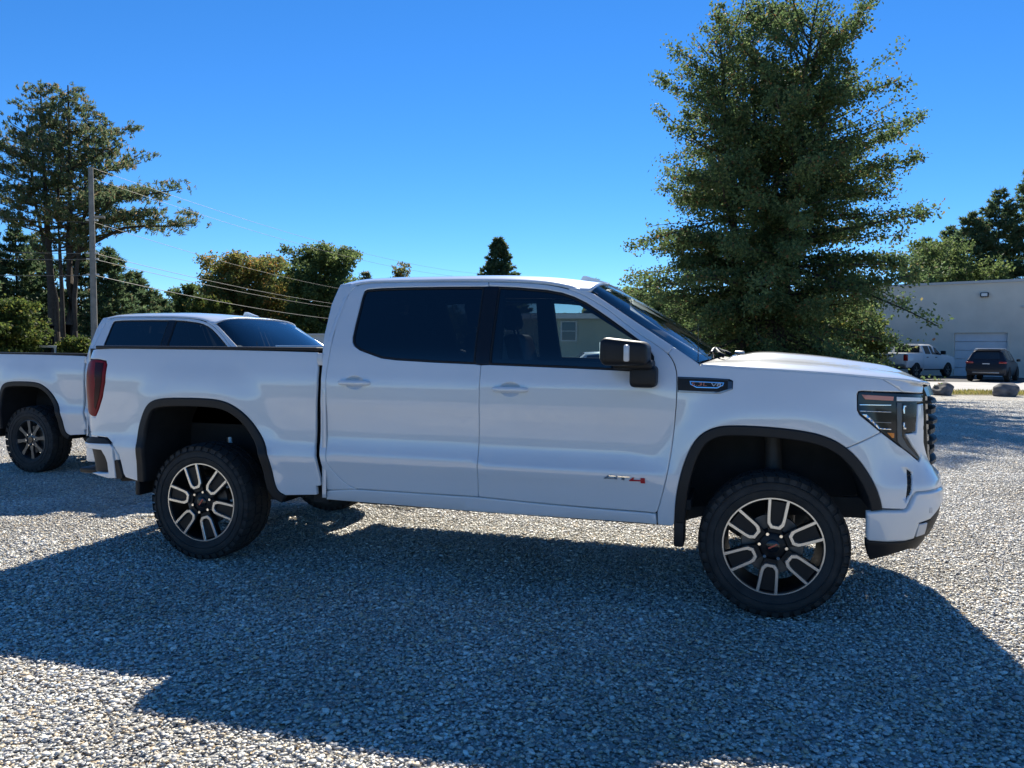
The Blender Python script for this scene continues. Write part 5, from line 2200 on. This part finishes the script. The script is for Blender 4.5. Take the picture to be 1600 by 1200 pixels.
def build_right_ground():
    # depths along the view axis, as the strips run across the view
    def P(px, Z):
        p = at_depth(px, 548, Z)
        return (p[0], p[1])
    o = quad_sheet('grass_verge', [P(1180, 27.0), P(2300, 26.4), P(2300, 28.6), P(1180, 29.6)], -.006, 'verge_soil')
    tag(o, 'strip of dry yellow-green ground between the boulders', kind='structure')
    o = quad_sheet('road', [P(1050, 29.6), P(2600, 28.6), P(2600, 38.2), P(1050, 38.8)], -.004, 'pale_road')
    tag(o, 'pale sunlit drive beyond the boulders', kind='structure')
    o = quad_sheet('paved_apron', [P(1050, 38.8), P(2600, 38.2), P(2600, 60), P(1050, 60)], -.002, 'asphalt')
    tag(o, 'asphalt in front of the grey building, its shade put into the dark colour', kind='structure')
    o = quad_sheet('lawn', [P(-2600, 40), P(1050, 33), P(1050, 200), P(-2600, 200)], -.004, 'verge_soil')
    tag(o, 'rough ground under the trees beyond the lot', kind='structure')
    # grass blades on the verge
    n = 9000
    px = RNG.uniform(1250, 1900, n)
    Zs = RNG.uniform(27.0, 29.2, n)
    C = np.array([at_depth(a, 548, b) for a, b in zip(px, Zs)])
    h = RNG.uniform(.05, .16, n)
    C[:, 2] = h * .5 - .01
    D = np.c_[RNG.normal(0, .3, n), RNG.normal(0, .3, n), np.ones(n)]
    me = leaves_mesh('grass', C, D, h, .025, pick_cols(n, [(.22, .20, .06), (.16, .17, .05), (.30, .24, .09)], [3, 3, 2]))
    g = link('grass', me, 'leaf')
    tag(g, 'dry yellow-green grass growing along the verge between the boulders', 'grass', kind='stuff')
    for (px, py, w, hh, lab, sd) in ((1476, 617.5, .80, .43, 'dark boulder beside the truck grille', 3), (1574.5, 619.0, .94, .48, 'rounded grey boulder with a pale top near the right edge', 8)):
        p = on_ground(px, py)
        bm = bmesh.new()
        bmesh.ops.create_icosphere(bm, subdivisions=4, radius=1.0)
        rg = np.random.default_rng(sd)
        ph = rg.uniform(0, 6.28, 8)
        cut = [Vector(rg.normal(size=3)).normalized() for _ in range(9)]
        for v in bm.verts:
            c = v.co.copy()
            d = 1.0
            for q in cut:
                e = c.dot(q)
                if e > .72:
                    d *= 1 - (e - .72) * .75
            d *= 1 + .05 * math.sin(4 * c.x + ph[0]) * math.sin(3 * c.y + ph[1]) + .03 * math.sin(9 * c.z + ph[2] + 5 * c.x)
            v.co = Vector((c.x * d * w * .5, c.y * d * w * .42, max(c.z * d, -.45) * hh * .72 + hh * .28))
        for f in bm.faces:
            f.smooth = True
        me = bpy.data.meshes.new('boulder')
        bm.to_mesh(me)
        bm.free()
        o = link('boulder', me, 'boulder')
        o.location = (p[0], p[1] + .2, 0)
        o.rotation_euler = (0, 0, R(16))
        tag(o, lab, 'boulder', 'boulders along the verge')


build_right_ground()

# ------------------------------------------------------------------ buildings
simple('wall_grey', (0.70, 0.64, 0.54), rough=0.9, noise=0.08, scale=0.7, bump=0.15, bscale=25)
simple('trim_pale', (0.55, 0.54, 0.52), rough=0.7)
simple('door_white', (0.68, 0.69, 0.70), rough=0.6, noise=0.05, scale=2)
simple('siding_green', (0.50, 0.52, 0.38), rough=0.85, noise=0.08, scale=1.0)
simple('trim_white', (0.72, 0.72, 0.70), rough=0.6)
simple('roof_grey', (0.12, 0.12, 0.12), rough=0.9, noise=0.2, scale=4)
simple('pane', (0.02, 0.025, 0.03), rough=0.06, spec=0.8)
simple('shed_white', (0.55, 0.56, 0.58), rough=0.8, noise=0.06, scale=1.2)


def frame_from(a, b):
    """local frame: x along the wall from a to b, y outward to the camera, z up"""
    a, b = np.array(a[:2]), np.array(b[:2])
    d = (b - a) / np.linalg.norm(b - a)
    return a, d, float(np.linalg.norm(b - a)), math.atan2(d[1], d[0])


def build_buildings():
    # grey block building
    a = at_depth(1330, 548, 52.5)
    b = at_depth(1800, 548, 42.0)
    o0, d, Lw, rz = frame_from(a, b)
    r = empty('grey_building', (o0[0], o0[1], 0), rz)

    def along(px):
        # distance along the wall of a pixel column
        c, v = px_ray(px, 548)
        A = np.array([[d[0], -v[0]], [d[1], -v[1]]])
        t = np.linalg.solve(A, c[:2] - o0)
        return float(t[0]), float(t[1])
    H = 5.75
    x0, Zd = along(1490)
    x1, _ = along(1574)
    dz = 2.70
    m = MB()
    m.box(0, x0, 0, .25, 0, H)
    m.box(x1, Lw, 0, .25, 0, H)
    m.box(x0, x1, 0, .25, dz, H)
    m.box(0, .25, .25, 14, 0, H)
    m.box(Lw - .25, Lw, .25, 14, 0, H)
    m.box(.25, Lw - .25, 13.7, 14, 0, H)
    m.build('wall', 'wall_grey', r)
    m = MB()
    m.box(-.1, Lw + .1, -.1, 14.1, H + .002, H + .16)
    rf = m.build('roof', 'trim_pale', r)
    g = empty
    n_sec = 5
    for k in range(n_sec):
        m = MB()
        h = dz / n_sec
        m.bbox(x0 + .02, x1 - .02, .14, .18, k * h + .012, (k + 1) * h - .006, .008, 1)
        m.build('door_panel', 'door_white', r)
    m = MB()
    m.box(x0 - .09, x0 + .01, -.03, .14, 0, dz)
    m.box(x1 - .01, x1 + .09, -.03, .14, 0, dz)
    m.box(x0 - .09, x1 + .09, -.03, .14, dz + .002, dz + .09)
    m.build('door_frame', 'wall_grey', r)
    lx, lt = along(1536)
    lz = float(at_depth(1536, 461, lt)[2])
    m = MB()
    m.bbox(lx - .22, lx + .22, -.22, 0, lz - .14, lz + .14, .03)
    q = m.build('wall_lamp', 'gloss_black', r)
    m = MB()
    m.box(lx - .16, lx + .16, -.226, -.221, lz - .09, lz + .09)
    m.build('lamp_lens', 'white_tube', q)
    cx, ct = along(1597)
    cz = float(at_depth(1597, 479, ct)[2])
    m = MB()
    m.bbox(cx - .12, cx + .12, -.12, 0, cz - .05, cz + .05, .02)
    m.build('wall_bracket', 'trim_pale', r)
    tag(r, 'long grey flat-roofed building with a garage door at the right edge', 'building')

    # green house seen through the cab windows
    a = at_depth(742, 548, 35.5)
    b = at_depth(985, 548, 34.0)
    o0, d, Lw, rz = frame_from(a, b)
    r = empty('green_house', (o0[0], o0[1], 0), rz)

    def along2(px):
        c, v = px_ray(px, 548)
        t = np.linalg.solve(np.array([[d[0], -v[0]], [d[1], -v[1]]]), c[:2] - o0)
        return float(t[0])
    m = MB()
    m.box(0, Lw, .02, 8, 0, 2.86)
    m.build('wall', 'siding_green', r)
    m = MB()
    m.box(-.4, Lw + .35, -.42, 8.4, 2.88, 3.08)
    rf = m.build('roof', 'roof_grey', r)
    m = MB()
    m.box(-.42, Lw + .37, -.46, -.424, 2.84, 3.06)
    m.build('fascia', 'trim_white', rf)
    for pxa, pxb in ((878, 899), (788, 806)):
        xa, xb = along2(pxa), along2(pxb)
        m = MB()
        m.box(xa - .07, xb + .07, -.05, .016, 1.83, 2.75)
        f = m.build('window', 'trim_white', r)
        for k in range(2):
            m = MB()
            z_ = 1.89 + k * .42
            m.box(xa, xb, -.06, -.052, z_, z_ + .385)
            m.build('pane', 'pane', f)
    tag(r, 'pale green house with white fascia seen through the truck windows', 'house')

    # white shed left of the cab
    a = at_depth(478, 548, 46)
    b = at_depth(560, 548, 44)
    o0, d, Lw, rz = frame_from(a, b)
    r = empty('white_shed', (o0[0], o0[1], 0), rz)
    zt = top_z(495, 521, 45)
    m = MB()
    m.box(0, Lw, 0, 5, 0, zt - .12)
    m.build('wall', 'shed_white', r)
    m = MB()
    m.box(-.15, Lw + .15, -.15, 5.1, zt - .118, zt)
    m.build('roof', 'trim_pale', r)
    tag(r, 'low white shed showing between the second truck windshield and the cab', 'shed')

    # white rail at the left
    p = at_depth(34, 541, 46)
    q = at_depth(88, 541.5, 46)
    r = empty('white_rail', (p[0], p[1], 0), math.atan2(q[1] - p[1], q[0] - p[0]))
    Lr = float(np.linalg.norm((q - p)[:2]))
    m = MB()
    m.bbox(0, Lr, -.03, .03, p[2] - .07, p[2] + .06, .01)
    m.build('rail', 'trim_white', r)
    for x in (.12, Lr - .12):
        m = MB()
        m.bbox(x - .05, x + .05, .035, .13, 0, p[2] + .02, .01)
        m.build('post', 'trim_white', r)
    tag(r, 'white rail on two posts under the pines behind the second truck bed', 'rail')


build_buildings()

# ------------------------------------------------------------------ distant vehicles
simple('car_dark', (0.014, 0.018, 0.028), rough=0.4, spec=0.3, coat=0.3)
simple('paint_far', (0.72, 0.72, 0.71), rough=0.35, coat=0.8)
simple('tail_red', (0.30, 0.012, 0.015), rough=0.2, coat=0.6)
simple('plate', (0.60, 0.61, 0.62), rough=0.5)


def ring(st):
    x, zb, ws, zm, wm, zbelt, wb, zr, wr, zt = st
    return [(x, 0, zb), (x, ws, zb), (x, wm, zm), (x, wb, zbelt), (x, wr, zr), (x, wr * .80, zt), (x, 0, zt + .012)]


def loft(sts, name='body'):
    rs = [ring(s) for s in sts]
    n = len(rs[0])
    m = MB()
    for sg in (1, -1):
        vs = [(p[0], p[1] * sg, p[2]) for r_ in rs for p in r_]
        fs = []
        for i in range(len(rs) - 1):
            for k in range(n - 1):
                fs.append((i * n + k, (i + 1) * n + k, (i + 1) * n + k + 1, i * n + k + 1))
        fs.append(tuple(range(n)))
        fs.append(tuple((len(rs) - 1) * n + k for k in range(n)))
        m.add(vs, fs, True)
    me = m.mesh(name)
    bm = bmesh.new()
    bm.from_mesh(me)
    bmesh.ops.remove_doubles(bm, verts=bm.verts[:], dist=1e-4)
    inner = [f for f in bm.faces if all(abs(v.co.y) < 1e-4 for v in f.verts)]
    bmesh.ops.delete(bm, geom=inner, context='FACES')
    bmesh.ops.recalc_face_normals(bm, faces=bm.faces[:])
    bm.to_mesh(me)
    bm.free()
    return me, rs


def lerp(a, b, t):
    return tuple(x + (y - x) * t for x, y in zip(a, b))


def glass_quad(A, B, C_, D_, off, ma=.06):
    """quad A-B (bottom) C-D (top), shrunk and pushed out"""
    P = [np.array(p) for p in (A, B, C_, D_)]
    c = sum(P) / 4
    n = np.cross(P[1] - P[0], P[3] - P[0])
    n /= np.linalg.norm(n)
    if n @ np.array([0, c[1], c[2] - .9]) < 0:
        n = -n
    e = [p + (c - p) / np.linalg.norm(c - p) * ma + n * off for p in P]
    return [tuple(v) for v in e], [tuple(v) for v in [q - n * off * 1.6 for q in e]]


def add_glass(parent, name, quads, mat='pane'):
    for (o_, i_) in quads:
        m = MB()
        m.add(o_ + i_, [(0, 1, 2, 3), (0, 4, 5, 1), (1, 5, 6, 2), (2, 6, 7, 3), (3, 7, 4, 0)])
        m.build(name, mat, parent)


def far_wheel(parent, x, y, z, r_, wd=.24, sg=1):
    m = MB()
    m.lathe_y([(r_ * .62, -.10 * 1), (r_ * .66, -wd / 2), (r_ * .92, -wd / 2), (r_, -wd / 2 + .03), (r_, wd / 2 - .03), (r_ * .92, wd / 2), (r_ * .66, wd / 2)], 28)
    t = m.build('wheel', 'rubber', parent)
    t.location = (x, y, z)
    t.rotation_euler = (0, 0, 0 if y < 0 else math.pi)
    m = MB()
    m.lathe_y([(0, -wd / 2 + .05), (r_ * .18, -wd / 2 + .03), (r_ * .22, -wd / 2 + .07), (r_ * .60, -wd / 2 + .06), (r_ * .66, -wd / 2 + .005)], 24)
    for k in range(5):
        an = 2 * math.pi * k / 5
        c, s = math.cos(an), math.sin(an)
        q = [(-.03, .05), (.03, .05), (.045, r_ * .62), (-.045, r_ * .62)]
        m.prism([(x_ * c + z_ * s, -x_ * s + z_ * c) for x_, z_ in q], 1, -wd / 2 + .02, -wd / 2 + .055)
    m.build('rim', 'steel_dull', t)


def arch_disc(parent, x, r_, zc_, sg, wb):
    m = MB()
    pts = [(x + r_ * math.cos(a), zc_ + r_ * math.sin(a)) for a in np.linspace(-.3, math.pi + .3, 20)]
    m.prism(pts, 1, sg * (wb - .25), sg * (wb + .012))
    m.build('wheel_arch', 'dark_under', parent)


def build_suv(loc, yaw):
    r = empty('dark_suv', loc, yaw)
    sts = [(0.00, .42, .70, .55, .86, .66, .86, .67, .84, .68), (0.03, .34, .80, .60, .91, .80, .90, .81, .88, .82), (0.10, .32, .82, .62, .92, 1.02, .89, 1.04, .84, 1.06), (0.16, .32, .82, .62, .925, 1.08, .885, 1.12, .80, 1.14),
           (0.42, .32, .84, .64, .93, 1.10, .88, 1.50, .66, 1.575), (0.70, .30, .84, .64, .93, 1.09, .88, 1.56, .66, 1.64), (1.6, .28, .84, .64, .92, 1.05, .88, 1.59, .66, 1.675), (2.5, .28, .84, .64, .92, 1.02, .88, 1.56, .66, 1.64),
           (2.75, .28, .84, .64, .92, 1.01, .88, 1.47, .68, 1.55), (3.45, .28, .84, .62, .92, .98, .87, 1.03, .80, 1.06), (4.2, .30, .82, .60, .90, .90, .84, .94, .74, .97), (4.52, .34, .74, .55, .80, .74, .76, .76, .66, .78)]
    me, rs = loft(sts)
    b = link('body', me, 'car_dark', r)
    q = []
    for sg in (1, -1):
        def F(p):
            return (p[0], p[1] * sg, p[2])
        for i0, i1 in ((4, 5), (5, 6), (6, 7)):
            q.append(glass_quad(F(rs[i0][3]), F(rs[i1][3]), F(rs[i1][4]), F(rs[i0][4]), .012, .05))
        q.append(glass_quad(F(rs[8][3]), F(lerp(rs[8][3], rs[9][3], .7)), F(lerp(rs[8][4], rs[9][4], .25)), F(rs[8][4]), .012, .05))
    add_glass(b, 'side_window', q)
    # rear glass
    P = lambda p, s: (p[0], p[1] * s, p[2])
    add_glass(b, 'rear_window', [glass_quad(P(rs[3][5], -1), P(rs[3][5], 1), P(rs[4][5], 1), P(rs[4][5], -1), .02, .04)])
    add_glass(b, 'windshield', [glass_quad(P(rs[9][5], -1), P(rs[9][5], 1), P(rs[8][5], 1), P(rs[8][5], -1), .02, .05)])
    m = MB()
    m.bbox(.30, .50, -.62, .62, 1.585, 1.625, .015)
    m.build('spoiler', 'car_dark', r)
    m = MB()
    m.bbox(.50, 2.4, -.58, .58, 1.66, 1.70, .02)
    m.build('roof_panel', 'paint_far', r)
    for sg in (1, -1):
        m = MB()
        m.bbox(.015, .16, sg * .56 if sg > 0 else -.91, .91 if sg > 0 else sg * .56, .93, 1.03, .02)
        tl = m.build('tail_lamp', 'tail_red', r)
        m = MB()
        m.bbox(.005, .03, sg * .70 if sg > 0 else -.86, .86 if sg > 0 else sg * .70, .52, .60, .01)
        m.build('reflector', 'tail_red', r)
        m = MB()
        m.bbox(3.05, 3.2, sg * .92 if sg > 0 else -1.10, 1.10 if sg > 0 else sg * .92, 1.02, 1.16, .03)
        m.build('door_mirror', 'gloss_black', r)
    m = MB()
    m.box(.048, .062, -.16, .16, .84, .94)
    m.build('number_plate', 'plate', r)
    m = MB()
    m.bbox(-.015, .05, -.60, .60, .42, .50, .02)
    m.build('bumper_trim', 'steel_dull', r)
    for x in (.95, 3.62):
        for sg in (1, -1):
            arch_disc(r, x, .40, .36, sg, .92)
            far_wheel(r, x, sg * .83, .355, .355, .24)
    tag(r, 'dark blue sport utility car parked facing the garage door', 'car')
    return r


def build_far_pickup(loc, yaw):
    r = empty('pickup_truck', loc, yaw)
    sts = [(0.0, .62, .90, .75, .96, 1.36, .95, 1.40, .93, 1.41), (.08, .60, .93, .75, 1.00, 1.38, .985, 1.42, .96, 1.43), (1.85, .56, .95, .75, 1.01, 1.38, .985, 1.42, .96, 1.43)]
    me, rs = loft(sts)
    link('bed', me, 'paint_far', r)
    sts = [(1.88, .52, .95, .75, 1.01, 1.36, .985, 1.86, .74, 1.93), (2.3, .50, .95, .75, 1.01, 1.35, .985, 1.88, .75, 1.955), (3.2, .50, .95, .75, 1.01, 1.34, .985, 1.87, .75, 1.945), (3.6, .50, .95, .75, 1.01, 1.32, .98, 1.76, .76, 1.85),
           (4.25, .50, .95, .75, 1.01, 1.30, .97, 1.34, .90, 1.37), (5.4, .50, .95, .75, 1.00, 1.22, .95, 1.28, .88, 1.31), (5.72, .50, .92, .75, .97, 1.12, .92, 1.16, .85, 1.18), (5.84, .52, .86, .70, .90, .86, .86, .88, .8, .9)]
    me, rs = loft(sts)
    b = link('cab', me, 'paint_far', r)
    q = []
    for sg in (1, -1):
        def F(p):
            return (p[0], p[1] * sg, p[2])
        q.append(glass_quad(F(lerp(rs[0][3], rs[1][3], .35)), F(lerp(rs[1][3], rs[2][3], .45)), F(lerp(rs[1][4], rs[2][4], .45)), F(lerp(rs[0][4], rs[1][4], .45)), .012, .05))
        q.append(glass_quad(F(lerp(rs[1][3], rs[2][3], .52)), F(lerp(rs[3][3], rs[4][3], .62)), F(rs[3][4]), F(lerp(rs[1][4], rs[2][4], .52)), .012, .05))
    add_glass(b, 'side_window', q)
    P = lambda p, s: (p[0], p[1] * s, p[2])
    m = MB()
    m.box(1.862, 1.876, -.72, .72, 1.47, 1.84)
    m.build('rear_window', 'pane', b)
    add_glass(b, 'windshield', [glass_quad(P(rs[4][5], -1), P(rs[4][5], 1), P(rs[3][5], 1), P(rs[3][5], -1), .02, .05)])
    m = MB()
    m.bbox(-.03, .02, -.76, .76, .80, 1.40, .015)
    t = m.build('tailgate', 'paint_far', r)
    m = MB()
    m.bbox(-.045, -.028, -.62, .62, .98, 1.18, .01)
    m.build('tailgate_panel', 'paint_far', t)
    m = MB()
    m.bbox(-.055, -.03, -.10, .10, 1.24, 1.30, .008)
    m.build('tailgate_handle', 'black_plastic', t)
    for sg in (1, -1):
        m = MB()
        m.bbox(-.025, .10, sg * .78 if sg > 0 else -1.0, 1.0 if sg > 0 else sg * .78, .98, 1.34, .02)
        m.build('tail_lamp', 'tail_red', r)
        m = MB()
        m.bbox(3.75, 3.92, sg * 1.0 if sg > 0 else -1.26, 1.26 if sg > 0 else sg * 1.0, 1.36, 1.58, .04)
        m.build('door_mirror', 'black_plastic', r)
        for x in (2.25, 3.25):
            m = MB()
            m.bbox(x - .09, x + .09, sg * 1.0 if sg > 0 else -1.045, 1.045 if sg > 0 else sg * 1.0, 1.17, 1.21, .01)
            m.build('door_handle', 'black_plastic', r)
        m = MB()
        m.bbox(2.0, 4.2, sg * .94 if sg > 0 else -1.03, 1.03 if sg > 0 else sg * .94, .44, .50, .02)
        m.build('running_board', 'black_plastic', r)
    m = MB()
    m.bbox(-.16, .0, -.95, .95, .58, .78, .03)
    m.build('rear_bumper', 'steel_dull', r)
    for x in (1.05, 4.75):
        for sg in (1, -1):
            arch_disc(r, x, .47, .42, sg, 1.0)
            far_wheel(r, x, sg * .90, .40, .40, .27)
    tag(r, 'distant white pickup parked by the grey building, seen from behind', 'pickup truck')
    return r


def build_sedan(loc, yaw):
    r = empty('white_sedan', loc, yaw)
    sts = [(0.0, .40, .70, .55, .80, .70, .80, .72, .76, .74), (.08, .32, .80, .55, .88, .92, .82, .95, .76, .97), (.9, .28, .82, .55, .90, .96, .84, .99, .78, 1.02), (1.35, .26, .82, .55, .90, .95, .84, 1.32, .62, 1.38),
           (2.1, .24, .82, .55, .90, .93, .84, 1.37, .62, 1.43), (2.7, .24, .82, .55, .90, .92, .84, 1.31, .62, 1.38), (3.4, .24, .82, .55, .90, .90, .84, .95, .78, .98), (4.2, .28, .80, .52, .86, .80, .78, .83, .70, .86), (4.6, .32, .66, .48, .72, .62, .68, .64, .6, .66)]
    me, rs = loft(sts)
    b = link('body', me, 'paint_far', r)
    q = []
    for sg in (1, -1):
        def F(p):
            return (p[0], p[1] * sg, p[2])
        q.append(glass_quad(F(lerp(rs[2][3], rs[3][3], .5)), F(rs[4][3]), F(rs[4][4]), F(rs[3][4]), .012, .05))
        q.append(glass_quad(F(rs[4][3]), F(lerp(rs[5][3], rs[6][3], .6)), F(rs[5][4]), F(rs[4][4]), .012, .05))
    add_glass(b, 'side_window', q)
    P = lambda p, s: (p[0], p[1] * s, p[2])
    add_glass(b, 'rear_window', [glass_quad(P(rs[2][5], -1), P(rs[2][5], 1), P(rs[3][5], 1), P(rs[3][5], -1), .02, .05)])
    add_glass(b, 'windshield', [glass_quad(P(rs[6][5], -1), P(rs[6][5], 1), P(rs[5][5], 1), P(rs[5][5], -1), .02, .05)])
    for sg in (1, -1):
        m = MB()
        m.bbox(-.01, .1, sg * .5 if sg > 0 else -.84, .84 if sg > 0 else sg * .5, .74, .86, .02)
        m.build('tail_lamp', 'tail_red', r)
    for x in (.95, 3.70):
        for sg in (1, -1):
            arch_disc(r, x, .36, .33, sg, .895)
            far_wheel(r, x, sg * .80, .325, .325, .22)
    tag(r, 'white sedan in front of the green house, seen through the truck window', 'car')


def on_view(px, Z):
    p = at_depth(px, 548, Z)
    return (float(p[0]), float(p[1]), 0.0)


build_suv(on_view(1541, 39.3), R(66.0))
build_far_pickup(on_view(1391, 44.2), R(52.0))
build_sedan(on_view(842, 23.0), R(16.6))
